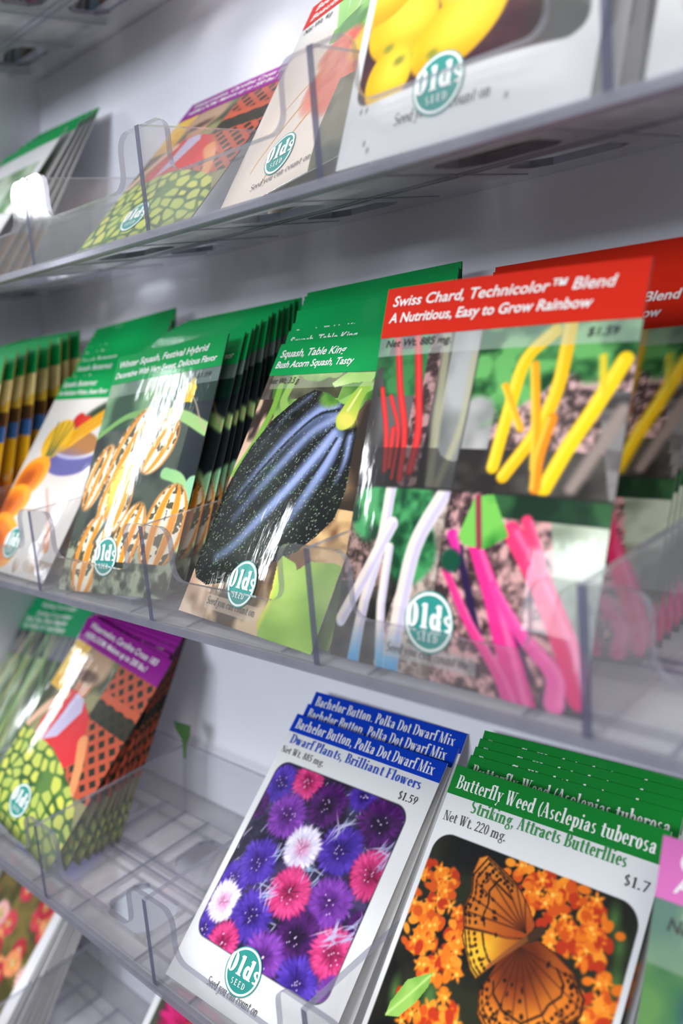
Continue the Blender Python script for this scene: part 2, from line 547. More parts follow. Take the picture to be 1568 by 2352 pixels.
def serif_text(txt, T=0.15, t=0.045, shear=0.0, space=0.02):
    polys, x = [], 0.0
    for ch in txt:
        g, w = serif_glyph(ch, T, t)
        for p in g:
            polys.append([(x + a + shear * b, b) for a, b in p])
        x += w + space
    verts, faces = [], []
    for p in polys:
        faces.append(tuple(range(len(verts), len(verts) + len(p))))
        verts += p
    return np.array(verts), faces, x


_SANS = {}


def sans_text(txt, bold=0.012, shear=0.22):
    key = (txt, bold, shear)
    if key in _SANS:
        return _SANS[key]
    cu = bpy.data.curves.new('type', 'FONT')
    cu.body, cu.shear, cu.offset, cu.resolution_u = txt, shear, bold * 1.4, 3
    o = bpy.data.objects.new('type', cu)
    COL.objects.link(o)
    dg = bpy.context.evaluated_depsgraph_get()
    me = o.evaluated_get(dg).to_mesh()
    v = np.array([(q.co.x, q.co.y) for q in me.vertices])
    f = [tuple(p.vertices) for p in me.polygons]
    o.evaluated_get(dg).to_mesh_clear()
    bpy.data.objects.remove(o)
    bpy.data.curves.remove(cu)
    v = v / 0.70
    _SANS[key] = (v, f, float(v[:, 0].max()))
    return _SANS[key]


# ---------------------------------------------------------------- printed pictures
ASP = 0.704


class Canvas:
    """A printed picture as a colour grid over s (across) and v (up), drawn with shapes."""

    def __init__(c, n=200, base=(255, 255, 255), seed=1):
        c.w, c.h = n, int(n / ASP)
        s, v = np.meshgrid((np.arange(c.w) + 0.0) / (c.w - 1), (np.arange(c.h) + 0.0) / (c.h - 1))
        c.s, c.v = s, v
        c.a = np.zeros((c.h, c.w, 3)) + np.array(base, float)
        c.rng = np.random.default_rng(seed)
        c.px = 1.0 / c.h

    def noise(c, k, kv=None, oct=3):
        out, amp, tot = np.zeros((c.h, c.w)), 1.0, 0
        kv = kv or k
        for o in range(oct):
            gx, gy = int(k * 2 ** o * ASP) + 2, int(kv * 2 ** o) + 2
            g = c.rng.random((gy + 1, gx + 1))
            x, y = c.s * (gx - 1), c.v * (gy - 1)
            i, j = x.astype(int), y.astype(int)
            fx, fy = x - i, y - j
            fx, fy = fx * fx * (3 - 2 * fx), fy * fy * (3 - 2 * fy)
            out += amp * ((g[j, i] * (1 - fx) + g[j, i + 1] * fx) * (1 - fy) + (g[j + 1, i] * (1 - fx) + g[j + 1, i + 1] * fx) * fy)
            tot += amp
            amp *= 0.5
        return out / tot

    def put(c, mask, col):
        m = np.clip(mask, 0, 1)[..., None]
        col = np.asarray(col, float)
        c.a = c.a * (1 - m) + col * m

    def soft(c, d, e=None):
        e = e or c.px * 1.2
        return np.clip(0.5 - d / (2 * e), 0, 1)

    def ell(c, s, v, rs, rv, col, ang=0, e=None, op=1, clip=None):
        ee = e or c.px * 1.2
        R_ = max(rs, rv) + 2 * ee + c.px
        i0, i1 = max(0, int((s - R_ / ASP) * (c.w - 1))), min(c.w, int((s + R_ / ASP) * (c.w - 1)) + 2)
        j0, j1 = max(0, int((v - R_) * (c.h - 1))), min(c.h, int((v + R_) * (c.h - 1)) + 2)
        full = np.zeros(c.s.shape) if rs > 0.03 else None
        if i1 <= i0 or j1 <= j0:
            return np.zeros(c.s.shape)
        sl = (slice(j0, j1), slice(i0, i1))
        x, y = (c.s[sl] - s) * ASP, c.v[sl] - v
        ca, sa = math.cos(math.radians(ang)), math.sin(math.radians(ang))
        u, w = x * ca + y * sa, -x * sa + y * ca
        d = (np.sqrt((u / rs) ** 2 + (w / rv) ** 2) - 1) * min(rs, rv)
        m = np.clip(0.5 - d / (2 * ee), 0, 1) * op
        if clip is not None:
            m = m * clip[sl]
        if full is not None:
            full[sl] = m
        m = m[..., None]
        c.a[sl] = c.a[sl] * (1 - m) + np.asarray(col, float) * m
        return full

    def rect(c, s0, v0, s1, v1, col, op=1):
        c.put(((c.s >= s0) & (c.s <= s1) & (c.v >= v0) & (c.v <= v1)) * float(op), col)

    def rrect(c, s0, v0, s1, v1, r):
        x, y = (c.s - (s0 + s1) / 2) * ASP, c.v - (v0 + v1) / 2
        qx, qy = np.abs(x) - (s1 - s0) / 2 * ASP + r, np.abs(y) - (v1 - v0) / 2 + r
        return np.hypot(np.maximum(qx, 0), np.maximum(qy, 0)) + np.minimum(np.maximum(qx, qy), 0) - r

    def poly(c, pts):
        ins = np.zeros(c.s.shape, bool)
        n = len(pts)
        for i in range(n):
            (x0, y0), (x1, y1) = pts[i], pts[(i + 1) % n]
            if y0 == y1:
                continue
            k = ((c.v < y0) != (c.v < y1)) & (c.s < (x1 - x0) * (c.v - y0) / (y1 - y0) + x0)
            ins ^= k
        return ins.astype(float)

    def dist(c, pts):
        """distance to a smooth line through the points, and the position along it"""
        if len(pts) > 2 and pts[0] != pts[-1]:
            P = np.array([q[:2] for q in pts], float)
            P = np.vstack([2 * P[0] - P[1], P, 2 * P[-1] - P[-2]])
            out = []
            for i in range(1, len(P) - 2):
                for t in np.arange(5) / 5.0:
                    out.append(tuple(0.5 * (2 * P[i] + (P[i + 1] - P[i - 1]) * t + (2 * P[i - 1] - 5 * P[i] + 4 * P[i + 1] - P[i + 2]) * t * t + (3 * P[i] - P[i - 1] - 3 * P[i + 1] + P[i + 2]) * t ** 3)))
            pts = out + [tuple(P[-2])]
        best, at = np.full(c.s.shape, 9.0), np.zeros(c.s.shape)
        n = len(pts) - 1
        for i in range(n):
            (x0, y0), (x1, y1) = pts[i][:2], pts[i + 1][:2]
            dx, dy = (x1 - x0) * ASP, y1 - y0
            px, py = (c.s - x0) * ASP, c.v - y0
            t = np.clip((px * dx + py * dy) / (dx * dx + dy * dy + 1e-12), 0, 1)
            d = np.hypot(px - t * dx, py - t * dy)
            k = d < best
            best = np.where(k, d, best)
            at = np.where(k, (i + t) / n, at)
        return best, at

    def stroke(c, pts, w0, w1, col, col2=None, e=None, light=None):
        d, t = c.dist(pts)
        w = w0 + (w1 - w0) * t
        m = c.soft(d - w, e)
        k = np.asarray(col, float)
        if col2 is not None:
            k = k + (np.asarray(col2, float) - k) * t[..., None]
        c.put(m, k)
        if light is not None:
            c.put(c.soft(d - w * 0.35, w0 * 0.6) * 0.8, light)
        return m

    def mottled(c, mask, c0, c1, k, kv=None, lo=0.35, hi=0.65):
        t = np.clip((c.noise(k, kv) - lo) / (hi - lo), 0, 1)[..., None]
        c.put(mask, np.asarray(c0, float) * (1 - t) + np.asarray(c1, float) * t)

    def specks(c, mask, n, r, col):
        for _ in range(n):
            s, v = c.rng.random(2)
            j, i = int(v * (c.h - 1)), int(s * (c.w - 1))
            if mask[j, i] > 0.5:
                q = r * (0.5 + c.rng.random())
                k = max(1, int(q * c.h + 1))
                sl = (slice(max(0, j - k), j + k + 1), slice(max(0, i - k), i + k + 1))
                d = np.hypot((c.s[sl] - s) * ASP, c.v[sl] - v)
                m = np.clip(1.2 - d / q, 0, 1)[..., None]
                c.a[sl] = c.a[sl] * (1 - m) + np.array(col, float) * m


def bloom(c, s, v, r, lite, dark, core, n=26, clip=None):
    """A ragged cornflower head: rings of notched florets around a dark eye."""
    rn = c.rng
    lite, dark, core = (np.asarray(q, float) for q in (lite, dark, core))
    c.ell(s, v, r * .86, r * .86, dark * .8 + core * .2, 0, r * .12, 1, clip)
    for ring, (ra, ln, cnt) in enumerate(((.70, .34, n), (.56, .32, n), (.40, .28, int(n * .8)), (.26, .22, int(n * .6)))):
        for i in range(cnt):
            a = 6.2832 * (i + rn.random() * .9) / cnt
            rr, l = r * ra * (.88 + .24 * rn.random()), r * ln * (.75 + .5 * rn.random())
            t = np.clip((.30 + .8 * rn.random()) * (1 - .14 * ring), 0, 1)
            col = dark * (1 - t) + lite * t
            for da in (-.10, .10):
                c.ell(s + rr * math.cos(a + da) / ASP, v + rr * math.sin(a + da), l * .62, r * .062, col * (.9 + .2 * rn.random()), math.degrees(a + da * 2.5), None, .95, clip)
    c.ell(s, v, r * .30, r * .30, core, 0, r * .2, .75, clip)
    for _ in range(14):
        a, q = rn.random() * 6.28, rn.random() * r * .34
        c.ell(s + q * math.cos(a) / ASP, v + q * math.sin(a), r * .10, r * .018, core * .6 + lite * .4 * rn.random(), math.degrees(a), None, .8, clip)
    for _ in range(8):
        a, q = rn.random() * 6.28, rn.random() * r * .40
        c.ell(s + q * math.cos(a) / ASP, v + q * math.sin(a), .0026, .0026, (235, 215, 240), op=.8, clip=clip)


def art_bachelor(n):
    c = Canvas(n, (229, 229, 229), 3)
    d = c.rrect(0.05, 0.165, 0.908, 0.812, 0.05)
    ins = c.soft(d)
    c.put(c.soft(d - 0.004), (25, 22, 30))
    c.mottled(ins, (30, 26, 46), (70, 60, 100), 16)
    for _ in range(150):
        s, v, a, l = c.rng.random(), 0.17 + 0.64 * c.rng.random(), c.rng.random() * 6.3, 0.03 + 0.05 * c.rng.random()
        dd, _t = c.dist([(s, v), (s + l * math.cos(a), v + l * math.sin(a) * ASP)])
        c.put(c.soft(dd - 0.0032) * ins * 0.8, (150 + 50 * c.rng.random(), 178, 200))
    PK, VI, DK, BL, WH = ((238, 84, 150), (176, 30, 92), (120, 20, 60)), ((150, 78, 190), (88, 34, 130), (60, 20, 90)), ((96, 34, 120), (38, 12, 56), (20, 8, 34)), ((98, 66, 190), (50, 28, 128), (32, 16, 84)), ((248, 244, 252), (205, 190, 226), (222, 120, 170))
    L = [((.12, .733), .075, BL), ((.639, .80), .06, BL), ((.135, .365), .075, BL), ((.098, .179), .06, BL), ((.02, .26), .05, BL), ((.92, .42), .05, DK), ((.03, .63), .06, DK),
         ((.286, .775), .070, PK), ((.464, .724), .083, DK), ((.79, .733), .092, DK), ((.262, .636), .088, VI), ((.65, .603), .092, BL), ((.231, .455), .088, BL),
         ((.867, .573), .088, PK), ((.724, .441), .088, VI), ((.444, .558), .080, WH), ((.142, .289), .075, WH), ((.35, .293), .092, BL), ((.636, .304), .092, DK),
         ((.493, .413), .088, PK), ((.518, .203), .085, VI), ((.737, .19), .082, BL), ((.848, .312), .085, PK), ((.26, .176), .074, PK), ((.93, .21), .06, VI)]
    for (s, v), r, k in L:
        bloom(c, s, v, r * 1.04, *k, clip=ins)
    for s0, v0 in ((.58, .66), (.60, .69), (.87, .655), (.90, .64), (.40, .37), (.37, .38), (.79, .35), (.82, .37), (.90, .42), (.88, .38), (.33, .52), (.55, .50)):
        for _ in range(7):
            a, l = 1.0 + c.rng.normal() * .6, .02 + .03 * c.rng.random()
            s, v = s0 + c.rng.normal() * .018, v0 + c.rng.normal() * .014
            c.ell(s, v, l * .6, .0028, (150 + 60 * c.rng.random(), 184, 214), math.degrees(a), None, .85, ins)
    return c


def art_butterfly(n):
    c = Canvas(n, (230, 230, 230), 5)
    d = c.rrect(0.03, -0.1, 0.972, 0.79, 0.06)
    ins = c.soft(d)
    c.put(c.soft(d - 0.003), (20, 18, 14))
    c.mottled(ins, (14, 13, 10), (38, 40, 22), 5)
    for s, v, r in ((.884, .738, .02), (.273, .353, .03), (.93, .68, .018), (.95, .60, .02), (.1, .33, .02), (.42, .3, .03)):
        c.ell(s, v, r * 0.7, r * 1.6, (70, 110, 52), 10, 0.012)
    floz = [(.033, .661), (.108, .66), (.17, .65), (.06, .56), (.101, .583), (.174, .608), (.253, .585), (.098, .521), (.167, .533), (.266, .529), (.163, .49), (.119, .472), (.19, .432), (.28, .474), (.242, .418), (.449, .779), (.59, .765), (.677, .775), (.79, .76), (.772, .725), (.701, .69), (.6, .71), (.763, .652), (.816, .629), (.875, .593), (.937, .545), (.915, .504), (.717, .656), (.286, .318), (.366, .337), (.315, .519), (.3, .44), (.33, .36), (.2, .29), (.4, .28), (.52, .74), (.85, .68), (.88, .50), (.55, .75), (.65, .74), (.82, .70), (.70, .63)]
    for s0, v0 in floz:
        for _ in range(8):
            s, v = s0 + c.rng.normal() * 0.032, v0 + c.rng.normal() * 0.022
            c.ell(s, v, 0.009 + 0.007 * c.rng.random(), 0.014 + 0.008 * c.rng.random(), [(214, 84, 16), (236, 118, 22), (190, 52, 14), (250, 150, 40)][c.rng.integers(4)], c.rng.random() * 180)
        for _ in range(2):
            s, v = s0 + c.rng.normal() * 0.02, v0 + c.rng.normal() * 0.014
            for k in range(5):
                a = k * 1.2566 + s * 40
                c.ell(s + 0.012 * math.cos(a) / ASP, v + 0.012 * math.sin(a), 0.010, 0.005, (250, 138, 30), math.degrees(a))
            c.ell(s, v, 0.006, 0.006, (255, 196, 84))
    lf = c.poly([(.097, .261), (.10, .30), (.142, .372), (.2, .40), (.245, .42), (.25, .385), (.217, .33), (.16, .275)])
    c.mottled(lf, (96, 150, 48), (150, 196, 92), 8)
    c.stroke([(.1, .265), (.17, .335), (.24, .41)], .003, .003, (190, 220, 130))
    W1 = [(.264, .76), (.30, .775), (.384, .755), (.46, .735), (.503, .714), (.56, .68), (.60, .645), (.585, .61), (.5, .585), (.4, .575), (.308, .564), (.275, .61), (.282, .659), (.258, .71)]
    W2 = [(.308, .564), (.4, .578), (.5, .588), (.585, .605), (.545, .565), (.51, .53), (.472, .489), (.439, .455), (.40, .47), (.35, .511), (.315, .54)]
    W3 = [(.60, .60), (.63, .616), (.71, .603), (.80, .578), (.865, .53), (.87, .49), (.816, .44), (.80, .40), (.70, .33), (.574, .34), (.49, .38), (.465, .43), (.49, .49), (.506, .535), (.55, .575)]
    for wgs, c0, c1 in ((W1, (206, 110, 30), (232, 140, 44)), (W2, (240, 160, 36), (255, 196, 50)), (W3, (196, 92, 22), (230, 132, 36))):
        m = c.poly(wgs)
        c.mottled(m, c0, c1, 9)
        dd, _ = c.dist(wgs + [wgs[0]])
        c.put(c.soft(dd - 0.004) * m, (60, 26, 10))
    m = c.poly(W2)
    c.put(np.clip((c.s - .42) / .14, 0, 1) * m * 0.8, (150, 64, 20))
    m = c.poly(W3)
    c.put(np.clip(1 - np.hypot((c.s - .58) * ASP, c.v - .55) / .15, 0, 1) * m * 1.5, (104, 40, 14))
    m1 = c.poly(W1)
    c.put(np.clip(1 - np.hypot((c.s - .56) * ASP, c.v - .62) / .12, 0, 1) * m1 * 1.2, (168, 72, 22))
    for wg, n_, ctr in ((W1, 40, (.57, .62)), (W2, 22, (.57, .60)), (W3, 60, (.57, .58))):
        mk = c.poly(wg)
        for _ in range(n_ * 9):
            s, v = c.rng.random(2)
            j, i = int(v * (c.h - 1)), int(s * (c.w - 1))
            rr = math.hypot((s - ctr[0]) * ASP, v - ctr[1])
            if mk[j, i] > 0.5 and rr > 0.085 + (0.03 if wg is W2 else 0):
                ang = math.degrees(math.atan2(v - ctr[1], (s - ctr[0]) * ASP))
                c.ell(s, v, 0.0035 + 0.004 * c.rng.random(), 0.0025 + 0.003 * c.rng.random(), (26, 12, 6), ang + 90 * (c.rng.random() < .5))
    for edge, ctr in (([(.30, .772), (.258, .71), (.282, .659), (.275, .61), (.308, .57)], (.57, .63)), ([(.30, .772), (.384, .75), (.46, .73)], (.50, .60)), ([(.308, .56), (.35, .511), (.40, .475), (.439, .46)], (.57, .60)),
                      ([(.465, .43), (.49, .385), (.574, .345), (.70, .335), (.80, .40), (.816, .44), (.87, .49), (.865, .53), (.80, .575)], (.60, .56))):
        for k in range(len(edge) - 1):
            (x0, y0), (x1, y1) = edge[k], edge[k + 1]
            nn = max(2, int(math.hypot((x1 - x0) * ASP, y1 - y0) / .017))
            for i in range(nn):
                t = (i + .5) / nn
                px, py = x0 + (x1 - x0) * t, y0 + (y1 - y0) * t
                ang = math.degrees(math.atan2(y1 - y0, (x1 - x0) * ASP))
                for f, ra, rb in ((.035, .0068, .0022), (.10, .0058, .0030), (.20, .0046, .0044), (.34, .0060, .0026)):
                    c.ell(px + (ctr[0] - px) * f, py + (ctr[1] - py) * f, ra, rb, (24, 12, 6), ang)
    for q in range(7):
        a = math.radians(112 + q * 12)
        e = (.57 + .2 * math.cos(a) / ASP, .62 + .2 * math.sin(a))
        dd, _ = c.dist([(.57, .62), e])
        c.put(c.soft(dd - 0.0018) * m1 * 0.8, (52, 22, 8))
    for q in range(12):
        a = math.radians(200 + q * 14)
        e = (.57 + .3 * math.cos(a) / ASP, .58 + .3 * math.sin(a))
        dd, _ = c.dist([(.57, .58), e])
        c.put(c.soft(dd - 0.0016) * m * 0.7, (60, 24, 8))
    c.stroke([(.62, .635), (.56, .585), (.47, .50)], .011, .004, (96, 56, 26), (170, 96, 44))
    c.stroke([(.63, .64), (.60, .615)], .012, .012, (66, 44, 26))
    white = 1 - c.soft(d - 0.003)
    c.put(white, (230, 230, 230))
    return c


def art_chard(n):
    c = Canvas(n, (40, 36, 34), 7)
    s, v = c.s, c.v
    tl, tr = (s < .455) & (v >= .457), (s >= .455) & (v >= .457)
    bl, br = (s < .455) & (v < .457), (s >= .455) & (v < .457)
    one = np.ones_like(s)
    # upper left: red stalks
    c.mottled(tl * one, (38, 34, 34), (96, 92, 90), 10, 5)
    c.mottled(tl * one * ((s > .21) & (s < .30)), (60, 44, 44), (176, 136, 134), 60)
    c.mottled(tl * one * (s > .34), (110, 112, 110), (172, 174, 172), 6)
    c.mottled(tl * one * (v > .70) * (s < .24) * (c.noise(12) > .45), (20, 70, 40), (60, 130, 70), 14)
    for p, w in (([(.083, .87), (.139, .72), (.20, .60), (.218, .48)], .010), ([(.176, .87), (.224, .724), (.262, .60), (.259, .50)], .011), ([(.05, .72), (.11, .6), (.136, .50)], .008), ([(.142, .61), (.156, .51)], .008), ([(.10, .70), (.17, .60), (.18, .48)], .006)):
        c.put(c.soft(c.dist(p)[0] - w) * tl, (214, 30, 34))
        c.put(c.soft(c.dist(p)[0] - w * .4, .004) * tl * .6, (246, 92, 84))
    for p, w in (([(.312, .86), (.335, .62), (.357, .47)], .013), ([(.44, .8), (.44, .62), (.39, .47)], .010)):
        c.put(c.soft(c.dist(p)[0] - w, .006) * tl * .8, (176, 172, 140))
    c.put(((v < .56) & tl) * .55 * (c.noise(6) > .35), (34, 32, 32))
    # upper right: yellow stalks
    c.mottled(tr * one, (70, 56, 54), (206, 168, 164), 55)
    c.mottled(tr * one * (s < .56), (140, 140, 138), (204, 200, 198), 10)
    c.mottled(tr * one * (v < .56), (40, 36, 34), (78, 74, 68), 12)
    c.mottled(tr * one * np.clip((v - .70) * 30 + (c.noise(7) - .5) * 8, 0, 1), (18, 66, 30), (104, 176, 96), 16)
    c.mottled(tr * one * ((s + (v - .62) * .35 > .93) & (v < .7)), (64, 60, 60), (132, 128, 126), 8, 20)
    for p, w, k in (([(.727, .845), (.643, .783), (.617, .684), (.596, .519)], .0165, (246, 196, 22)), ([(.777, .86), (.769, .707), (.722, .6), (.64, .498)], .0165, (246, 186, 18)), ([(.967, .772), (.908, .677), (.84, .574), (.786, .475)], .018, (252, 204, 18)),
                    ([(.677, .765), (.72, .627), (.745, .52)], .011, (240, 160, 20)), ([(.77, .637), (.752, .547), (.758, .474)], .013, (238, 138, 22)), ([(.582, .718), (.67, .611)], .008, (240, 170, 30)), ([(.90, .78), (.92, .69)], .007, (226, 200, 40))):
        c.put(c.soft(c.dist(p)[0] - w) * tr, k)
        q = [(a - .012, b) for a, b in p]
        c.put(c.soft(c.dist(q)[0] - w * .3, .005) * tr * .7, (255, 232, 96))
    c.put(c.soft(c.dist([(.985, .66), (.93, .57), (.87, .48)])[0] - .014, .008) * tr, (150, 134, 126))
    # lower left: white stalks
    c.mottled(bl * one, (34, 34, 32), (72, 68, 62), 14)
    c.mottled(bl * one * (s + (v - .2) * -.45 > .30), (120, 104, 96), (196, 176, 164), 60)
    c.mottled(bl * one * (s < .22) * (v > .2) * (v < .36), (60, 48, 44), (170, 136, 128), 60)
    for ctr in ((.10, .39, .07), (.30, .38, .085), (.33, .30, .07), (.20, .43, .05)):
        m = c.soft(np.hypot((s - ctr[0]) * ASP, (v - ctr[1]) * .8) - ctr[2] * (.7 + .5 * c.noise(9)), .008)
        c.mottled(m * bl, (10, 62, 34), (70, 156, 92), 20)
    for p, w in (([(.189, .46), (.187, .306), (.141, .128), (.114, .0)], .018), ([(.225, .36), (.13, .22), (.03, .099)], .020), ([(.231, .30), (.234, .165), (.243, .0)], .014), ([(.43, .45), (.346, .315), (.321, .145), (.288, .0)], .022)):
        m = c.soft(c.dist(p)[0] - w) * bl
        c.put(m, (238, 226, 222))
        q = [(a + .014, b) for a, b in p]
        c.put(c.soft(c.dist(q)[0] - w * .45, .006) * m * .7, (186, 178, 214))
        q = [(a - .016, b) for a, b in p]
        c.put(c.soft(c.dist(q)[0] - w * .25, .005) * m * .6, (236, 216, 190))
        c.put(m * np.clip((.10 - v) / .09, 0, 1), (96, 164, 206))
    # lower right: pink stalks
    c.mottled(br * one, (60, 44, 46), (214, 164, 160), 50)
    c.mottled(br * one * (s + (v - .3) * .3 > .86), (96, 108, 88), (196, 206, 184), 9)
    c.mottled(br * one * (v > .40) * (s > .62), (16, 44, 26), (46, 92, 52), 10)
    c.mottled(br * one * (v < .05) * (s > .86), (30, 32, 40), (66, 70, 78), 9)
    c.put(c.soft(c.dist([(.523, .32), (.60, .20), (.66, .10)])[0] - .010) * br, (40, 24, 66))
    c.put(c.soft(c.dist([(.66, .24), (.76, .14), (.82, .06)])[0] - .012) * br, (52, 26, 70))
    for p, w0, w1, k, k2 in (([(.583, .335), (.684, .211), (.757, .088), (.803, .0)], .018, .034, (244, 40, 136), (216, 60, 140)), ([(.707, .373), (.822, .268), (.918, .155), (.987, .046)], .022, .030, (250, 56, 112), (226, 44, 116)),
                             ([(.751, .40), (.809, .317), (.82, .27)], .013, .013, (244, 62, 110), (244, 62, 110)), ([(.483, .269), (.595, .161), (.717, .058), (.762, .0)], .009, .018, (240, 46, 128), (220, 70, 150)),
                             ([(.67, .245), (.79, .15), (.899, .081), (.91, .02)], .011, .024, (226, 60, 150), (236, 104, 168)), ([(.49, .35), (.52, .31)], .014, .010, (214, 40, 150), (240, 40, 150))):
        d, t = c.dist(p)
        w = w0 + (w1 - w0) * t
        m = c.soft(d - w) * br
        kk = np.asarray(k, float) + (np.asarray(k2, float) - np.asarray(k, float)) * t[..., None]
        c.put(m, kk)
        q = [(a + .018, b) for a, b in p]
        c.put(c.soft(c.dist(q)[0] - w * .25, .006) * m * .6, (255, 150, 190))
    lf = c.poly([(.553, .445), (.62, .455), (.70, .36), (.62, .325), (.54, .33), (.515, .35)])
    c.mottled(lf * br, (44, 128, 44), (120, 196, 84), 12)
    c.put(c.soft(c.dist([(.565, .445), (.585, .38), (.60, .33)])[0] - .007) * br, (150, 40, 70))
    m = c.soft(np.hypot((s - .50) * ASP, v - .29) - .028, .006) * br
    c.put(m, (10, 74, 52))
    # dividing joints and the pale strip with the weight
    c.put(c.soft(np.abs(s - .455) * ASP - .002) * .7, (40, 38, 36))
    c.put(c.soft(np.abs(v - .457) - .003) * .8, (32, 30, 28))
    c.rect(0, .812, 1, .87, (196, 200, 194), .55)
    c.rect(.255, .035, .64, .075, (186, 184, 182), .6)
    return c


def art_king(n):
    c = Canvas(n, (70, 60, 40), 11)
    s, v = c.s, c.v
    c.mottled(np.ones_like(s), (52, 40, 30), (120, 96, 70), 9)
    c.mottled((v > .70) * (c.noise(6) > .42) * 1.0, (60, 110, 40), (150, 190, 96), 9)
    c.mottled((v > .78) * (s < .6) * (c.noise(8) > .5) * .8, (50, 40, 36), (110, 96, 86), 12)
    c.mottled((s < .12) * (v > .45) * (v < .78) * 1.0, (50, 34, 24), (226, 190, 160), 12, 8, .45, .6)
    c.stroke([(.02, .50), (.10, .62), (.14, .74), (.13, .83)], .014, .016, (126, 180, 60))
    c.stroke([(.25, .74), (.20, .78), (.22, .86)], .018, .02, (150, 190, 90))
    c.mottled((v < .24) * 1.0, (80, 62, 46), (216, 186, 150), 11, 8, .4, .62)
    c.mottled((s < .22) * (v < .16) * 1.0, (150, 112, 84), (240, 214, 186), 9)
    c.mottled((s > .70) * (v < .42) * (v > .2) * 1.0, (110, 76, 46), (216, 178, 126), 14)
    c.stroke([(.62, .76), (.85, .84)], .012, .014, (146, 196, 96))
    body = [(.411, .813), (.52, .80), (.64, .763), (.74, .74), (.80, .68), (.843, .573), (.876, .469), (.87, .387), (.805, .323), (.73, .269), (.597, .218), (.46, .177), (.321, .129), (.161, .105), (.05, .12), (-.01, .155), (-.03, .252), (-.009, .389), (.033, .509), (.085, .602), (.173, .701), (.311, .785)]
    b = c.poly(body)
    c.mottled(b, (14, 18, 16), (30, 40, 30), 7)
    d, _ = c.dist(body + [body[0]])
    c.put(b * np.clip(1 - d / .05, 0, 1) * .6, (8, 12, 10))
    ridges = [([(.60, .752), (.51, .735), (.37, .645), (.25, .53), (.15, .42)], .030, 1.), ([(.64, .71), (.52, .66), (.40, .55), (.29, .44), (.19, .34)], .026, .8), ([(.67, .655), (.61, .57), (.51, .455), (.39, .345), (.27, .25), (.17, .20)], .026, 1.), ([(.715, .63), (.70, .55), (.64, .42), (.565, .31)], .026, .95), ([(.78, .65), (.805, .57), (.80, .50)], .012, .8), ([(.40, .79), (.28, .72), (.16, .60)], .012, .35)]
    for p, w, k in ridges:
        d, t = c.dist(p)
        w = w * 1.45
        m = np.clip(1.25 - d / (w * (1 - .35 * t)), 0, 1) * np.clip(1.35 - t * .9, 0.15, 1) * k
        c.put(m * b, (134, 152, 206))
        c.put(np.clip(1 - d / (w * .5), 0, 1) * np.clip(.8 - t, 0, 1) * b * k, (176, 188, 232))
    for p in ([(.64, .74), (.50, .715), (.34, .60), (.18, .44), (.08, .33)], [(.66, .69), (.56, .60), (.42, .45), (.27, .33)], [(.70, .64), (.65, .52), (.56, .38), (.44, .27)], [(.75, .66), (.755, .55), (.70, .40)]):
        d, t = c.dist(p)
        c.put(np.clip(1 - d / .010, 0, 1) * b * .9, (8, 12, 12))
    c.specks(b, 2600, .0019, (190, 206, 182))
    c.specks(b * (v < .55), 1100, .0022, (110, 160, 80))
    c.mottled(c.soft(np.hypot((s - .56) * ASP * .6, v - .785) - .035, .01) * b, (60, 120, 36), (110, 160, 60), 20)
    c.stroke([(.755, .83), (.72, .77), (.71, .715)], .022, .045, (140, 186, 70), (206, 214, 80))
    c.ell(.715, .705, .045, .022, (232, 222, 96), -20, .008)
    c.stroke([(.73, .81), (.70, .74)], .004, .006, (236, 236, 150))
    lf = c.poly([(.643, .228), (.66, .25), (.705, .242), (.75, .235), (.773, .216), (.83, .25), (.961, .262), (1.0, .256), (1.0, .0), (.64, .0), (.62, .04), (.66, .10), (.665, .15)])
    c.mottled(lf, (132, 178, 62), (176, 208, 96), 5)
    d, _ = c.dist([(.63, .03), (.665, .12), (.65, .22)])
    c.put(np.clip(1 - d / .02, 0, 1) * lf * .7, (236, 214, 90))
    c.rect(.04, .822, 1, .875, (190, 200, 170), .45)
    c.poly([(.52, .84), (.6, .87), (.7, .87), (.66, .82), (.56, .82)])
    c.mottled(c.poly([(.52, .835), (.6, .872), (.80, .872), (.78, .84), (.66, .835), (.55, .82)]), (160, 200, 110), (206, 226, 160), 8)
    c.rect(.2, .035, .60, .08, (206, 190, 170), .6)
    return c


def squash(c, s, v, rs, rv, ang, seed=0, dark=False):
    x, y = (c.s - s) * ASP, c.v - v
    ca, sa = math.cos(math.radians(ang)), math.sin(math.radians(ang))
    u, w = x * ca + y * sa, -x * sa + y * ca
    q = np.sqrt((u / rs) ** 2 + (w / rv) ** 2)
    m = c.soft((q - 1) * min(rs, rv))
    g = u / rs / np.sqrt(np.clip(1 - (w / rv) ** 2, .08, 1))
    st = np.sin(np.arcsin(np.clip(g, -1, 1)) * 8 + seed)
    base = np.where(st[..., None] > .25, np.array((236, 150, 46.)), np.where(st[..., None] > -.2, np.array((248, 206, 130.)), np.array((246, 236, 214.))))
    c.put(m, base)
    nz = c.noise(40)
    c.put(m * (st < -.05) * (nz > .56), (92, 84, 60))
    c.put(m * np.clip((q - .8) / .25, 0, 1) * .45, (150, 84, 20))
    return m


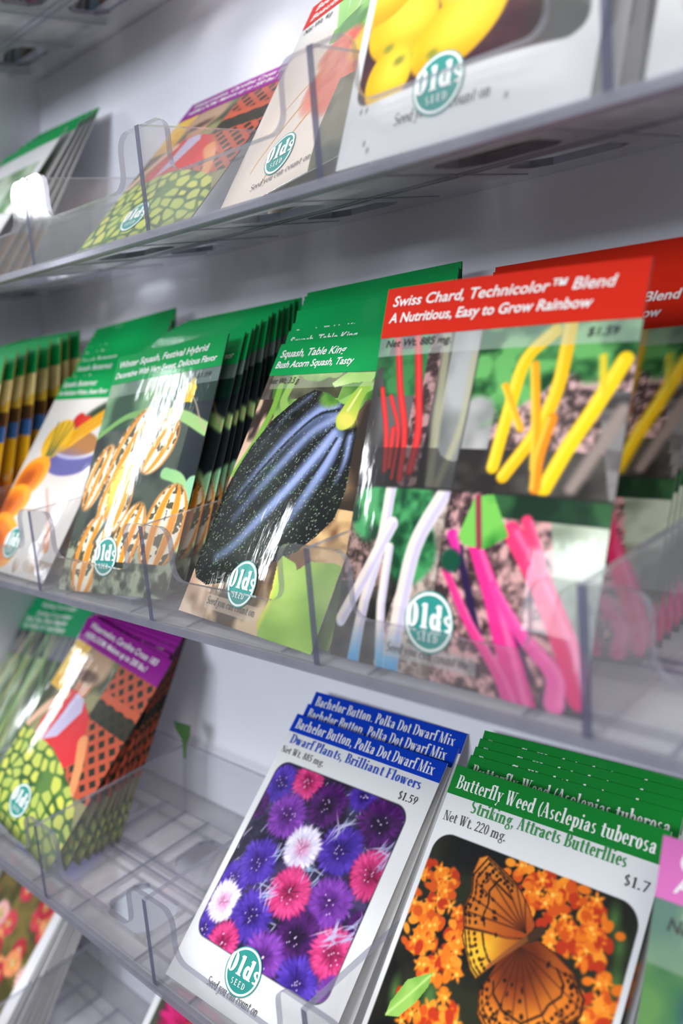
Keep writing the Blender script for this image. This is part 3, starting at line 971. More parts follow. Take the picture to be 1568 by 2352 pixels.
def art_festival(n):
    c = Canvas(n, (44, 50, 44), 13)
    s, v = c.s, c.v
    c.mottled(np.ones_like(s), (30, 38, 34), (74, 84, 74), 7)
    c.mottled((v > .66) * (s < .75) * 1.0, (30, 70, 44), (130, 170, 120), 6)
    c.mottled((v > .72) * (s > .78) * 1.0, (22, 52, 42), (60, 110, 86), 6)
    c.mottled((v < .2) * 1.0, (56, 64, 52), (170, 178, 152), 26)
    c.put(((s > .86) & (v > .40) & (v < .74)) * .85, (26, 34, 42))
    c.stroke([(0, .64), (.25, .71), (.45, .72)], .012, .016, (120, 170, 90))
    c.stroke([(.62, .71), (.80, .685), (1.0, .625)], .020, .026, (164, 206, 126))
    c.stroke([(.78, .79), (.86, .74), (.94, .66), (1, .62)], .003, .003, (210, 180, 150))
    c.stroke([(.77, .46), (.90, .43), (.975, .33), (.99, .20)], .022, .028, (140, 196, 130), (190, 220, 150))
    c.stroke([(.99, .42), (1.0, .30)], .03, .03, (150, 206, 160))
    c.put(c.poly([(.66, .70), (.70, .78), (.80, .845), (.84, .80), (.83, .74), (.76, .745), (.69, .69)]), (250, 204, 40))
    c.ell(.75, .765, .035, .02, (240, 168, 20), 20, .01)
    squash(c, .14, .46, .085, .145, -20, 1)
    squash(c, .40, .57, .10, .18, -24, 2)
    squash(c, .665, .575, .085, .125, -26, 4)
    squash(c, .40, .345, .11, .14, -10, 3)
    squash(c, .86, .25, .105, .17, -8, 5)
    squash(c, .60, .20, .08, .15, -14, 0)
    squash(c, .27, .14, .12, .16, -14, 2)
    c.stroke([(.30, .19), (.37, .26), (.43, .31)], .009, .014, (92, 104, 100))
    c.ell(.40, .42, .05, .09, (252, 226, 90), -20, .02)
    c.mottled((v < .12) * (s > .35) * 1.0, (56, 64, 52), (160, 168, 142), 26)
    c.rect(0, .815, 1, .88, (176, 182, 178), .5)
    return c


def art_butternut(n):
    c = Canvas(n, (226, 220, 214), 17)
    s, v = c.s, c.v
    c.put(np.clip((.2 - np.abs(v - .52)) * 6, 0, 1) * (s > .3) * .5, (206, 186, 176))
    c.ell(.60, .585, .24, .115, (92, 88, 150), -4)
    c.ell(.60, .63, .23, .075, (232, 226, 226), -4)
    c.ell(.60, .64, .215, .066, (180, 120, 60), -4)
    c.ell(.70, .78, .15, .05, (58, 70, 50), 25, .012)
    c.ell(.50, .755, .05, .04, (206, 40, 40))
    c.ell(.60, .745, .05, .036, (216, 56, 44))
    c.stroke([(.50, .64), (.70, .73), (.86, .80)], .05, .04, (244, 178, 30))
    for k in (-.02, .01, .035):
        c.stroke([(.50, .64 + k), (.70, .73 + k), (.86, .80 + k)], .004, .004, (206, 134, 20))
    c.ell(.345, .655, .125, .105, (240, 184, 44), 10)
    for k in (-.09, -.03, .04, .10):
        c.stroke([(.345 + k * 1.2, .745), (.345 + k * .7, .655), (.345 + k * .4, .57)], .004, .008, (70, 96, 40))
    c.ell(.60, .575, .16, .03, (110, 106, 176), -4, .02, .5)
    for a, b, ra, rb, g in ((.24, .45, .16, .11, 16), (.12, .31, .20, .10, 10), (.22, .14, .22, .12, -14)):
        c.ell(a, b, ra, rb, (250, 166, 40), g)
        c.ell(a - .02, b - .01, ra * .8, rb * .76, (236, 124, 28), g, .01)
        c.ell(a - .04, b - .01, ra * .45, rb * .42, (178, 78, 22), g, .02)
    c.mottled((v < .09) * (s > .05) * (c.noise(4) > .5) * .8, (150, 120, 90), (226, 214, 200), 8)
    c.stroke([(.57, .40), (.72, .30), (.86, .17)], .008, .012, (214, 170, 160))
    c.stroke([(.80, .24), (.88, .14)], .012, .02, (226, 140, 80))
    return c


def art_melon(n):
    c = Canvas(n, (90, 84, 60), 19)
    s, v = c.s, c.v
    c.mottled(np.ones_like(s), (70, 74, 50), (150, 144, 100), 8)
    lat = (s > .58) & (v > .30)
    c.put(lat * 1.0, (190, 86, 60))
    a, b = (s * ASP + v) * 13, (s * ASP - v) * 13
    hole = ((a % 1) > .42) & ((b % 1) > .42) & lat
    c.put(hole * 1.0, (40, 46, 34))
    c.put((lat & (np.abs(v - .715 + (s - .8) * .0) < .018)) * 1.0, (196, 92, 62))
    c.put((lat & (v < .69) & (v > .60)) * .9, (44, 50, 38))
    c.mottled(((s < .20) & (v > .62)) * 1.0, (214, 150, 40), (246, 204, 96), 7)
    # a grower in a red jacket behind the melon
    c.ell(.36, .70, .06, .075, (196, 134, 104), 10)
    c.ell(.35, .80, .12, .10, (184, 150, 120), 8, .015)
    c.ell(.34, .745, .075, .03, (96, 66, 50), 8, .01)
    c.put(c.poly([(.24, .65), (.33, .665), (.46, .645), (.60, .60), (.74, .42), (.60, .33), (.22, .36), (.16, .47)]), (214, 48, 54))
    c.put(c.poly([(.34, .655), (.45, .65), (.50, .60), (.42, .45), (.30, .40), (.33, .52)]), (196, 186, 214))
    c.stroke([(.68, .50), (.78, .40), (.84, .30)], .030, .022, (226, 150, 96))
    c.stroke([(.24, .62), (.10, .50), (.02, .40)], .028, .022, (236, 190, 160))
    m = c.poly([(-.1, .40), (.10, .405), (.24, .40), (.45, .40), (.62, .37), (.80, .32), (.93, .26), (1.0, .18), (1.0, -.1), (-.1, -.1)])
    c.mottled(m, (54, 92, 44), (92, 128, 62), 10)
    u, w = s * ASP, v + (s - .3) ** 2 * .22
    cell = np.full(s.shape, 9.0)
    cell2 = cell.copy()
    tone = np.zeros(s.shape)
    for k in range(10):
        for j in range(11):
            px, py = (-.03 + j * .075 + (k % 2) * .037 + c.rng.normal() * .014), (-.03 + k * .058 + c.rng.normal() * .012)
            q = np.hypot(u - px, (w - py) * 1.25)
            tt = c.rng.random()
            nr = q < cell
            cell2 = np.where(nr, cell, np.minimum(cell2, q))
            tone = np.where(nr, tt, tone)
            cell = np.where(nr, q, cell)
    gap = cell2 - cell - .012 - .02 * (c.noise(22) - .45) - .010 * tone
    patch = c.soft(-gap, .004) * m
    c.put(patch, np.array((176, 192, 92.)) + (np.array((212, 212, 92.)) - np.array((176, 192, 92.))) * tone[..., None])
    c.put(np.clip((.06 - v) / .06, 0, 1) * .7 * (s > .2), (52, 60, 40))
    return c


def art_lemon(n):
    c = Canvas(n, (224, 224, 223), 23)
    d = c.rrect(.05, .155, .955, .80, .05)
    ins = c.soft(d)
    c.put(c.soft(d - .003), (60, 44, 40))
    c.mottled(ins, (62, 34, 44), (96, 60, 56), 6)
    c.mottled(ins * np.clip((c.s - .72) * 6, 0, 1), (44, 52, 44), (70, 78, 66), 5)
    for s, v, rs, rv, g in ((.22, .345, .125, .10, -25), (.55, .38, .13, .10, -30), (.49, .265, .14, .095, 28), (.20, .205, .078, .085, 8), (.12, .47, .12, .09, 10), (.40, .52, .13, .10, -15), (.62, .50, .10, .08, 20)):
        m = c.ell(s, v, rs, rv, (238, 188, 24), g)
        c.ell(s + .03, v + .02, rs * .65, rv * .6, (250, 216, 64), g, .03)
        c.put(m * np.clip((v - c.v) / rv - .3, 0, 1) * .8, (208, 142, 18))
    for s, v in ((.178, .289), (.245, .24), (.40, .22)):
        c.ell(s, v, .018, .012, (150, 150, 50), 0, .006)
    c.put(1 - c.soft(d - .003), (224, 224, 223))
    for s, v in ((.09, .14), (.12, .138), (.13, .05), (.15, .03), (.72, .06)):
        c.ell(s, v, .004, .006, (120, 116, 116), 0, .004)
    return c


def art_beet(n):
    c = Canvas(n, (222, 208, 196), 29)
    s, v = c.s, c.v
    c.put((v > .70) * np.clip((v - .70) * 10, 0, 1), (224, 222, 216))
    for k in range(14):
        a = c.rng.random() * 1.2 + .6
        p = [(.52, .62), (.50 + .25 * math.cos(a), .70), (.46 + .6 * math.cos(a), .62 + .26 * math.sin(a))]
        c.stroke(p, .012, .02, (90 + 50 * c.rng.random(), 170, 66), (150, 206, 110))
    c.mottled((c.poly([(.42, .62), (.40, .70), (.55, .74), (.9, .72), (.95, .60), (.7, .56)])), (70, 130, 50), (140, 196, 90), 10)
    for a, b, ra, rb, g in ((.60, .42, .10, .15, -15), (.72, .34, .11, .13, 10), (.56, .55, .09, .07, 0)):
        m = c.ell(a, b, ra, rb, (216, 92, 70), g, .02)
        c.mottled(m * .6, (200, 70, 56), (232, 140, 110), 9)
    c.ell(.82, .5, .10, .10, (240, 180, 40), 0, .02)
    c.mottled((s > .72) * (v < .34) * 1.0, (60, 66, 48), (120, 116, 92), 8)
    for p in ([(.50, .36), (.36, .26), (.22, .13)], [(.62, .30), (.48, .20), (.36, .05)], [(.55, .48), (.40, .42), (.30, .36)]):
        c.stroke(p, .006, .003, (196, 140, 80))
    return c


def art_carrot(n):
    """right margin: cream blades, dark stems, a blue band, yellow and orange roots"""
    c = Canvas(n, (250, 200, 50), 31)
    s, v = c.s, c.v
    c.put((v > .70) * 1.0, (250, 226, 160))
    c.put(((v > .70) & (v < .745 + .012 * np.sin(s * 40))) * 1.0, (236, 196, 70))
    c.mottled(((v > .62) & (v <= .705)) * 1.0, (70, 48, 40), (110, 76, 40), 10)
    c.put(((v > .555) & (v <= .63)) * 1.0, (66, 116, 184))
    c.put((v <= .555) * 1.0, (250, 190, 36))
    c.put(np.clip((.40 - v) / .12, 0, 1), (238, 116, 28))
    c.mottled((v < .40) * (v > .28) * (c.noise(30) > .6) * .8, (255, 190, 120), (255, 230, 200), 30)
    c.put(np.clip((.15 - v) / .1, 0, 1) * .7, (200, 84, 20))
    return c


def art_grasses(n):
    c = Canvas(n, (96, 108, 84), 37)
    s, v = c.s, c.v
    c.mottled(np.ones_like(s), (58, 74, 52), (168, 180, 160), 14, 5)
    c.mottled((v > .72) * 1.0, (50, 52, 72), (110, 108, 120), 8)
    for k in range(26):
        a = c.rng.random()
        c.stroke([(a, 0), (a + c.rng.normal() * .08, .4), (a + c.rng.normal() * .15, .86)], .005, .003, (120 + 90 * c.rng.random(), 170 + 40 * c.rng.random(), 120))
    c.mottled((s < .3) * (v < .3) * .7, (120, 120, 50), (190, 176, 70), 9)
    return c


def art_daisies(n):
    c = Canvas(n, (238, 236, 238), 41)
    d = c.rrect(-.02, -.02, .90, .88, .04)
    ins = c.soft(d)
    c.mottled(ins, (70, 66, 30), (120, 104, 50), 8)
    for k in range(46):
        s, v = c.rng.random() * .95, c.rng.random() * .9
        k0 = [((226, 72, 92), (176, 30, 54), (236, 190, 60)), ((244, 206, 200), (224, 140, 150), (214, 190, 50)), ((204, 40, 60), (140, 20, 40), (230, 180, 60)), ((240, 170, 110), (214, 110, 80), (220, 190, 60))][c.rng.integers(4)]
        bloom(c, s, v, .05 + .03 * c.rng.random(), *k0, n=14, clip=ins)
    return c


def art_hollyhock(n):
    c = Canvas(n, (240, 238, 238), 43)
    d = c.rrect(.06, .08, .95, .86, .05)
    ins = c.soft(d)
    c.mottled(ins, (70, 74, 60), (126, 110, 90), 7)
    for s, v, r in ((.40, .74, .22), (.75, .5, .2), (.25, .38, .2), (.6, .2, .18)):
        bloom(c, s, v, r, (222, 40, 122), (176, 16, 84), (150, 10, 50), 9, clip=ins)
        c.ell(s, v - .03, .035, .045, (248, 190, 60), 0, .02)
    return c


def art_foxglove(n):
    c = Canvas(n, (60, 110, 90), 47)
    s, v = c.s, c.v
    c.mottled(np.ones_like(s), (30, 84, 74), (96, 140, 80), 6)
    c.put((v > .72) * .6, (150, 168, 150))
    for k in range(12):
        a, b = c.rng.random(), c.rng.random() * .7
        c.ell(a, b, .04, .06, (44, 70, 104), 20, .02)
        c.stroke([(a, b), (a + .2, b + .1)], .010, .006, (186, 200, 60))
    c.stroke([(.16, .1), (.18, .62)], .03, .02, (150, 180, 200))
    return c


def art_plain(n):
    c = Canvas(n, (232, 230, 230), 53)
    c.mottled(((c.v < .30) & (c.s > .80)) * 1.0, (206, 150, 70), (236, 200, 150), 8)
    c.mottled(((c.v > .45) & (c.v < .8) & (c.s > .06) & (c.s < .9)) * 1.0, (90, 130, 80), (190, 206, 180), 7)
    return c


ART = {}


def art(fn, n):
    k = (fn.__name__, n)
    if k not in ART:
        ART[k] = fn(n)
    return ART[k]


# ---------------------------------------------------------------- seed packets
PW, PH = 0.88, 1.25


class Packet:
    """Builds one gloss paper seed packet: pouch, picture, title band, lettering and round emblem."""

    def __init__(k, B=0.03, wav=0.004, ph=0.0, w=PW, h=PH, curl=0.0, edge=(222, 221, 219)):
        k.edge = edge
        k.B, k.wav, k.ph, k.w, k.h, k.curl = B, wav, ph, w, h, curl

    def bulge(k, s, v):
        s, v = np.asarray(s, float), np.asarray(v, float)
        lat = 1 - np.clip(np.abs(2 * s - 1), 0, 1) ** 2.4
        pr = np.clip(v / 0.16, 0, 1) ** 0.7 * (0.12 + 0.88 * (0.5 + 0.5 * np.cos(np.pi * np.clip((v - 0.28) / 0.62, 0, 1))))
        return k.B * lat * pr + k.wav * lat * np.sin(s * 8.2 + k.ph + v * 1.3) * np.clip(1.1 - v, 0.15, 1) * np.clip(v * 6, 0, 1)

    def mid(k, s, v):
        return k.curl * (np.asarray(v, float) ** 2) * (np.asarray(s, float) ** 2)

    def pt(k, s, v, off=0.0):
        s, v = np.asarray(s, float), np.asarray(v, float)
        y = -(k.bulge(s, v) + off) - k.mid(s, v)
        return np.stack([(s - 0.5) * k.w * S, y * S, v * k.h * S], -1)

    def grid(k, nx, ny, s0=0., s1=1., v0=0., v1=1., off=0.0):
        s, v = np.meshgrid(np.linspace(s0, s1, nx), np.linspace(v0, v1, ny))
        P = k.pt(s, v, off).reshape(-1, 3)
        i = (np.arange(nx - 1)[None] + nx * np.arange(ny - 1)[:, None]).ravel()
        F = np.stack([i, i + 1, i + nx + 1, i + nx], 1)
        return P, F, s.ravel(), v.ravel()

    def sheet(k, name, P, F, mat_, parent, ink):
        me = bpy.data.meshes.new(name)
        nf = len(F)
        me.vertices.add(len(P))
        me.vertices.foreach_set('co', P.ravel())
        me.loops.add(nf * 4)
        me.loops.foreach_set('vertex_index', F.ravel().astype(np.int32))
        me.polygons.add(nf)
        me.polygons.foreach_set('loop_start', np.arange(0, nf * 4, 4, dtype=np.int32))
        me.polygons.foreach_set('use_smooth', np.ones(nf, bool))
        a = me.color_attributes.new('ink', 'FLOAT_COLOR', 'POINT')
        c4 = np.ones((len(P), 4))
        c4[:, :3] = ink
        a.data.foreach_set('color', c4.ravel())
        me.materials.append(mat_)
        me.update()
        me.validate()
        o = bpy.data.objects.new(name, me)
        COL.objects.link(o)
        o.parent = parent
        return o

    def pouch(k, name, parent=None):
        nx, ny = 19, 25
        A, F, s, v = k.grid(nx, ny)
        Bk = A.copy()
        Bk[:, 1] = (0.5 * k.bulge(s, v) + 0.0035 - k.mid(s, v)) * S
        n = len(A)
        faces = [tuple(int(q) for q in f) for f in F] + [tuple(int(q) + n for q in f[::-1]) for f in F]
        ring = list(range(nx)) + [nx * (j + 1) - 1 for j in range(1, ny)] + [nx * (ny - 1) + i for i in range(nx - 2, -1, -1)] + [nx * j for j in range(ny - 2, 0, -1)]
        for i in range(len(ring)):
            a, b = ring[i], ring[(i + 1) % len(ring)]
            faces.append((b, a, a + n, b + n))
        nf = len(F)
        return new_obj(name, np.vstack([A, Bk]), faces, [M_PAPER, mat_plain('packet_edge_%d_%d_%d' % k.edge, k.edge, 0.5, 0.1, 0.02)], parent,
                       [1] * nf + [0] * nf + [1] * len(ring))

    def picture(k, parent, fn, n, v1):
        c = art(fn, n)
        ny = max(2, int(round(v1 * (c.h - 1))) + 1)
        P, F, s, v = k.grid(c.w, ny, 0.0, 1.0, 0.0, v1, 0.0012)
        return k.sheet('picture', P, F, M_INK, parent, srgb(np.clip(c.a[:ny].reshape(-1, 3), 0, 255)))

    def band(k, parent, col, v0, v1=1.0, vl=None):
        P, F, s, v = k.grid(16, 6, 0.0, 1.0, v0, v1, 0.0030)
        return k.sheet('title_band', P, F, M_SATIN, parent, srgb(np.array(col))[None].repeat(len(P), 0))

    def text(k, parent, tx, s0, v0, s1, cap, mat_, name='lettering', off=0.0045, dv=0.0):
        """tx = (verts, faces, length); placed from (s0,v0) to (s1,...) with letters cap tall (in v)."""
        v_, f_, L = tx
        q = v_ / np.array([L, 1.0])
        s = s0 + (s1 - s0) * q[:, 0]
        v = v0 + cap * q[:, 1] + dv * q[:, 0]
        o = new_obj(name, k.pt(s, v, off), f_, mat_, parent)
        return o

    def disc(k, s0, v0, r0, r1, off, n=40):
        V, F = [], []
        for i in range(n):
            a = 2 * math.pi * i / n
            for r in (r0, r1):
                V.append((s0 + r * math.cos(a) / k.w, v0 + r * math.sin(a) / k.h))
        V = np.array(V)
        for i in range(n):
            j = (i + 1) % n
            F.append((2 * i, 2 * i + 1, 2 * j + 1, 2 * j))
        return V, F

    def emblem(k, parent, s0=0.45, v0=0.137, r=0.094, detail=True):
        P = k.pt(*self_t(k.disc(s0, v0, 0.0005, r * 0.86, 0)[0]), 0.005)
        F = k.disc(s0, v0, 0, r, 0)[1]
        e = new_obj('emblem', P, F, mat_text('teal', (18, 142, 132)), parent)
        V, F = k.disc(s0, v0, r * 0.86, r * 0.95, 0)
        V2, F2 = k.disc(s0, v0, r * 0.95, r, 0)
        n = len(V)
        new_obj('emblem_ring', k.pt(*self_t(np.vstack([V, V2])), 0.005), F + [tuple(a + n for a in f) for f in F2],
                [mat_text('white', (244, 244, 240)), mat_text('teal', (18, 142, 132))], e, [0] * len(F) + [1] * len(F2))
        if detail:
            k.text(e, serif_text('Olds', 0.235, 0.07, 0, 0.05), s0 - r * 0.95 / k.w, v0 - r * 0.22 / k.h, s0 + r * 1.04 / k.w, r * 0.78 / k.h, mat_text('white', (244, 244, 240)), 'emblem_lettering', 0.0068)
            k.text(e, serif_text('SEED', 0.17, 0.07, 0, 0.28), s0 - r * 0.42 / k.w, v0 - r * 0.62 / k.h, s0 + r * 0.48 / k.w, r * 0.24 / k.h, mat_text('white', (244, 244, 240)), 'emblem_lettering', 0.0068)
        return e

    def slogan(k, parent, s0=0.27, s1=0.62, v0=0.045, cap=0.024):
        return k.text(parent, serif_text('Seed you can count on', 0.1, 0.05, 0.25), s0, v0, s1, cap, mat_text('black', (30, 28, 28)), 'slogan')


def self_t(V):
    return V[:, 0], V[:, 1]


def place(o, tier, X0, Y0, a, b=0.0, c=0.0, lift=0.012, w=PW):
    """Stand a packet on a tray floor: X0 left corner, Y0 towards the viewer, a lean, b turn, c roll."""
    u = np.array([0, -math.sin(a), math.cos(a)])
    r = np.array([1., 0, 0])
    r2, u2 = r * math.cos(c) + u * math.sin(c), u * math.cos(c) - r * math.sin(c)
    Rz = np.array([[math.cos(b), -math.sin(b), 0], [math.sin(b), math.cos(b), 0], [0, 0, 1]])
    r2, u2 = Rz @ r2, Rz @ u2
    p = np.array([X0, Y0, ZT[tier] + SL * Y0 + lift]) + r2 * w / 2
    fx = lambda q: Vector((q[0], -q[1], q[2]))
    x, z = fx(r2), fx(u2)
    y = z.cross(x)
    p = fx(p) * S
    o.matrix_world = Matrix(((x.x, y.x, z.x, p.x), (x.y, y.y, z.y, p.y), (x.z, y.z, z.z, p.z), (0, 0, 0, 1)))


def copy_tree(o, parent=None):
    c = o.copy()
    COL.objects.link(c)
    c.parent = parent
    for ch in o.children:
        copy_tree(ch, c)
    return c


ORD = ['', 'first', 'second', 'third', 'fourth', 'fifth', 'sixth', 'seventh', 'eighth', 'ninth', 'tenth', 'eleventh', 'twelfth', 'thirteenth']


def stack(proto, tier, first, last, n, what, group, k0=2, pw=0.9, jit=0.6, seed=0):
    """The packets behind a front one: n of them from pose first to pose last."""
    rn = random.Random(seed)
    for i in range(n):
        o = proto if i == 0 else copy_tree(proto)
        t = (i / (n - 1)) ** pw if n > 1 else 0
        q = [f + (l - f) * t for f, l in zip(first, last)]
        q[0] += rn.uniform(-.012, .012) * jit
        q[3] += rn.uniform(-.012, .012) * jit
        q[4] += rn.uniform(-.010, .010) * jit
        place(o, tier, *q)
        w = 'rearmost' if i == n - 1 else ORD[k0 + i] + ' from the front'
        tag(o, what + ', ' + w + ' of its stack', 'seed packet', group)


GREEN, RED, BLUE, PURPLE, LEAFG, PINK = (14, 156, 80), (214, 42, 22), (14, 62, 188), (150, 34, 144), (24, 132, 50), (226, 120, 190)
WHITE, BLACK = mat_text('white', (244, 244, 240)), mat_text('black', (30, 28, 28))
HI, MID, LO = 230, 150, 90
sans = sans_text


def packet(kind, B, n, ph=0., detail=True, curl=0., w=PW, h=PH, wav=0.004):
    """kind -> one finished packet (root object)"""
    k = Packet(B, wav, ph, w, h, curl, KINDS[kind].get('edge', (222, 221, 219)))
    root = k.pouch('seed_packet')
    K = KINDS[kind]
    k.picture(root, K['art'], n, K['v'] + 0.004)
    bd = k.band(root, K['band'], K['v'])
    for t in K['title']:
        k.text(bd, t[0], t[1], t[2], t[3], t[4], t[5] if len(t) > 5 else WHITE, 'title_lettering', dv=t[6] if len(t) > 6 else 0)
    if detail:
        for t in K.get('more', []):
            k.text(root, t[0], t[1], t[2], t[3], t[4], t[5], t[6])
        if K.get('emblem', True):
            k.emblem(root)
        if K.get('slogan', True):
            k.slogan(root, *K.get('slo', ()))
    return root


TB, TG, GR = mat_text('blue', (28, 74, 190)), mat_text('leaf_green', (30, 140, 58)), mat_text('grey', (60, 60, 58))
KINDS = dict(
    chard=dict(edge=(74, 72, 68), art=art_chard, v=.862, band=RED, title=[(sans('Swiss Chard, Technicolor\u2122 Blend', .010), .034, .948, .905, .028, WHITE, -.008), (sans('A Nutritious, Easy to Grow Rainbow', .014), .03, .903, .839, .026, WHITE, -.008)],
               more=[(sans('Net Wt. 885 mg.', .004), .031, .835, .33, .020, BLACK, 'weight_lettering'), (sans('$1.59', .004), .833, .828, .936, .020, BLACK, 'price_lettering')], slo=(.27, .61, .047, .022)),
    king=dict(edge=(74, 72, 68), art=art_king, v=.874, band=GREEN, title=[(sans('Squash, Table King', .012), .032, .945, .535, .028), (sans('Bush Acorn Squash, Tasty', .012), .026, .903, .616, .026)],
              more=[(sans('Net Wt. 3.5 g.', .002), .022, .842, .267, .022, BLACK, 'weight_lettering')], slo=(.212, .594, .05, .024)),
    fest=dict(edge=(74, 72, 68), art=art_festival, v=.872, band=GREEN, title=[(sans('Winter Squash, Festival Hybrid', .012), .035, .945, .867, .028), (sans('Decorative With Very Sweet, Delicious Flavor', .012), .027, .897, .954, .026)],
              more=[(sans('$1.99', .004), .811, .836, .932, .020, BLACK, 'price_lettering')], slogan=False),
    nut=dict(art=art_butternut, v=.874, band=GREEN, title=[(sans('Squash, Butternut', .012), .03, .945, .50, .028), (sans('An Heirloom Winter, Sweet Flavor', .012), .03, .897, .70, .026)], slogan=False),
    melon=dict(edge=(80, 66, 56), art=art_melon, v=.868, band=PURPLE, title=[(sans('Watermelon, Carolina Cross 183', .012), .053, .945, .894, .030), (sans('HEIRLOOM. Melons up to 200 lbs.!', .012), .051, .897, .831, .028)], slogan=False),
    lemon=dict(art=art_lemon, v=.90, band=(232, 190, 40), title=[(serif_text('Squash, Lemon'), .05, .93, .6, .04)], slo=(.265, .662, .068, .028)),
    beet=dict(art=art_beet, v=.878, band=RED, title=[(sans('Beet, Gourmet Blend', .012), .06, .945, .75, .032), (sans('Beautiful Colors', .012), .05, .897, .62, .030)],
              more=[(sans('Net Wt. 4 g.', .008), .045, .832, .285, .026, BLACK, 'weight_lettering')], slo=(.272, .72, .042, .022)),
    bach=dict(art=art_bachelor, v=.927, band=BLUE, title=[(serif_text('Bachelor Button, Polka Dot Dwarf Mix', .17), .03, .944, .951, .040)],
              more=[(serif_text('Dwarf Plants, Brilliant Flowers', .17), .04, .884, .918, .036, TB, 'subtitle_lettering'), (serif_text('Net Wt. 885 mg.', .12), .015, .842, .327, .026, GR, 'weight_lettering'), (serif_text('$1.59', .12), .818, .832, .934, .028, BLACK, 'price_lettering')], slo=(.267, .608, .046, .028)),
    butter=dict(art=art_butterfly, v=.908, band=LEAFG, title=[(serif_text('Butterfly Weed (Asclepias tuberosa', .17), .034, .930, .967, .043)],
                more=[(serif_text('Striking, Attracts Butterflies', .17), .144, .872, .873, .038, TG, 'subtitle_lettering'), (serif_text('Net Wt. 220 mg.', .12), .027, .826, .358, .030, GR, 'weight_lettering'), (serif_text('$1.7', .12), .875, .830, .98, .028, BLACK, 'price_lettering')]),
    carrot=dict(edge=(190, 140, 60), art=art_carrot, v=.86, band=GREEN, title=[], emblem=False, slogan=False),
    grass=dict(edge=(120, 130, 110), art=art_grasses, v=.862, band=(14, 148, 92), title=[(sans('Pickling Cucumber', .006), .18, .955, .75, .026), (sans('Bush Type, Heavy Bearing', .012), .05, .915, .72, .03), (sans('For Pickles Or Fresh Slicing', .012), .05, .875, .74, .028)], emblem=False, slogan=False),
    daisy=dict(art=art_daisies, v=.93, band=BLUE, title=[], slogan=False, emblem=False),
    holly=dict(art=art_hollyhock, v=.92, band=RED, title=[], slogan=False),
    fox=dict(edge=(150, 150, 140), art=art_foxglove, v=.862, band=PINK, title=[(sans('Candytuft Mix', .012), .06, .935, .60, .05), (sans('Attractive Flowers', .012), .06, .885, .62, .04)],
             more=[(sans('Net Wt. 1 g.', .006), .05, .80, .35, .03, BLACK, 'weight_lettering')], slogan=False),
    plain=dict(art=art_plain, v=.93, band=GREEN, title=[], slogan=False, emblem=False),
)

# --- overhead tray: only the packet bottoms show through the floor slots
for X0_, nm in ((-1.93, 'far left'), (-.93, 'second')):
    stack(packet('chard', .010, 40, 0, False), 0, (X0_, .76, .45, 0, 0, .012), (X0_, .14, .1, 0, 0, .012), 4,
          'dark seed packet overhead, ' + nm + ' compartment', 'packets overhead, ' + nm + ' compartment', 1, 1.0, 0, seed=20)

# --- middle tray
o = packet('chard', .045, 260, 0.6, w=.935, h=1.268, curl=-.03)
place(o, 2, 2.024, .832, .208, -.008, -.011, .033, .935)
tag(o, 'large rainbow chard seed packet with red header, at the very front of its stack', 'seed packet', 'chard packets')
stack(packet('chard', .010, LO, 0, False), 2, (2.07, .47, .335, 0, .01, .015), (2.06, .085, .09, 0, .0, .02), 7,
      'red headed chard seed packet', 'chard packets', pw=1.0, jit=0)

o = packet('king', .030, 260, 2.2)
place(o, 2, 1.065, .78, .424, .06, -.028, .028)
tag(o, 'seed packet picturing a dark acorn squash, at the front of its green stack', 'seed packet', 'acorn squash packets')
stack(packet('king', .010, LO, 0, False), 2, (1.075, .72, .40, .045, -.025, .02), (1.085, .095, .05, -.03, .03, .03), 9,
      'green headed acorn squash seed packet', 'acorn squash packets', seed=2)

o = packet('fest', .034, 230, 4.0)
place(o, 2, .09, .825, .345, -.03, .07, .008)
tag(o, 'glossy seed packet picturing striped festival squash, at the front of its stack', 'seed packet', 'striped squash packets')
stack(packet('fest', .010, 110, 0, False), 2, (.085, .73, .345, -.03, .06, .012), (.088, .14, .115, -.065, .045, .015), 11,
      'green headed striped squash seed packet', 'striped squash packets', seed=3, pw=1.0)

o = packet('nut', .030, 200, 1.0)
place(o, 2, -.95, .81, .485, .01, -.01, .02)
tag(o, 'white seed packet picturing orange squash beside a blue bowl, at the front of its stack', 'seed packet', 'butternut packets')
stack(packet('nut', .010, LO, 0, False), 2, (-.94, .70, .44, .01, 0, .012), (-.92, .05, .05, -.01, .05, .03), 8,
      'green headed butternut seed packet', 'butternut packets', seed=4)

stack(packet('carrot', .020, LO, 0, False), 2, (-1.925, .80, .20, 0, 0, .012), (-1.92, .08, .01, 0, 0, .03), 8,
      'green topped seed packet with yellow and orange margin', 'yellow and orange packets', 1, 1.0, seed=5)

# --- tray below
o = packet('bach', .030, 280, 5.2)
place(o, 3, 1.03, .835, .680, -.09, -.038, .045)
tag(o, 'white seed packet of pink and purple cornflowers, at the front of its stack', 'seed packet', 'bachelor button packets')
stack(packet('bach', .008, LO, 0, False), 3, (1.045, .735, .655, -.09, -.022, .036), (1.05, .645, .610, -.09, -.022, .036), 2,
      'blue headed cornflower seed packet', 'bachelor button packets', seed=6, jit=0)

o = packet('butter', .026, 280, 3.3)
place(o, 3, 2.035, .81, .605, 0, .015, .015)
tag(o, 'white seed packet picturing an orange butterfly on flowers, at the front of its stack', 'seed packet', 'butterfly weed packets')
stack(packet('butter', .004, LO, 0, False, wav=.001), 3, (2.055, .715, .61, 0, .035, .012), (2.06, .555, .54, 0, .035, .012), 4,
      'green headed butterfly weed seed packet', 'butterfly weed packets', seed=7, jit=0, pw=1.0)

o = packet('fox', .03, LO, 1.3)
place(o, 3, 3.055, .825, .32, 0, .03, .012)
tag(o, 'blurred seed packet with pink header at the right edge of the picture', 'seed packet')

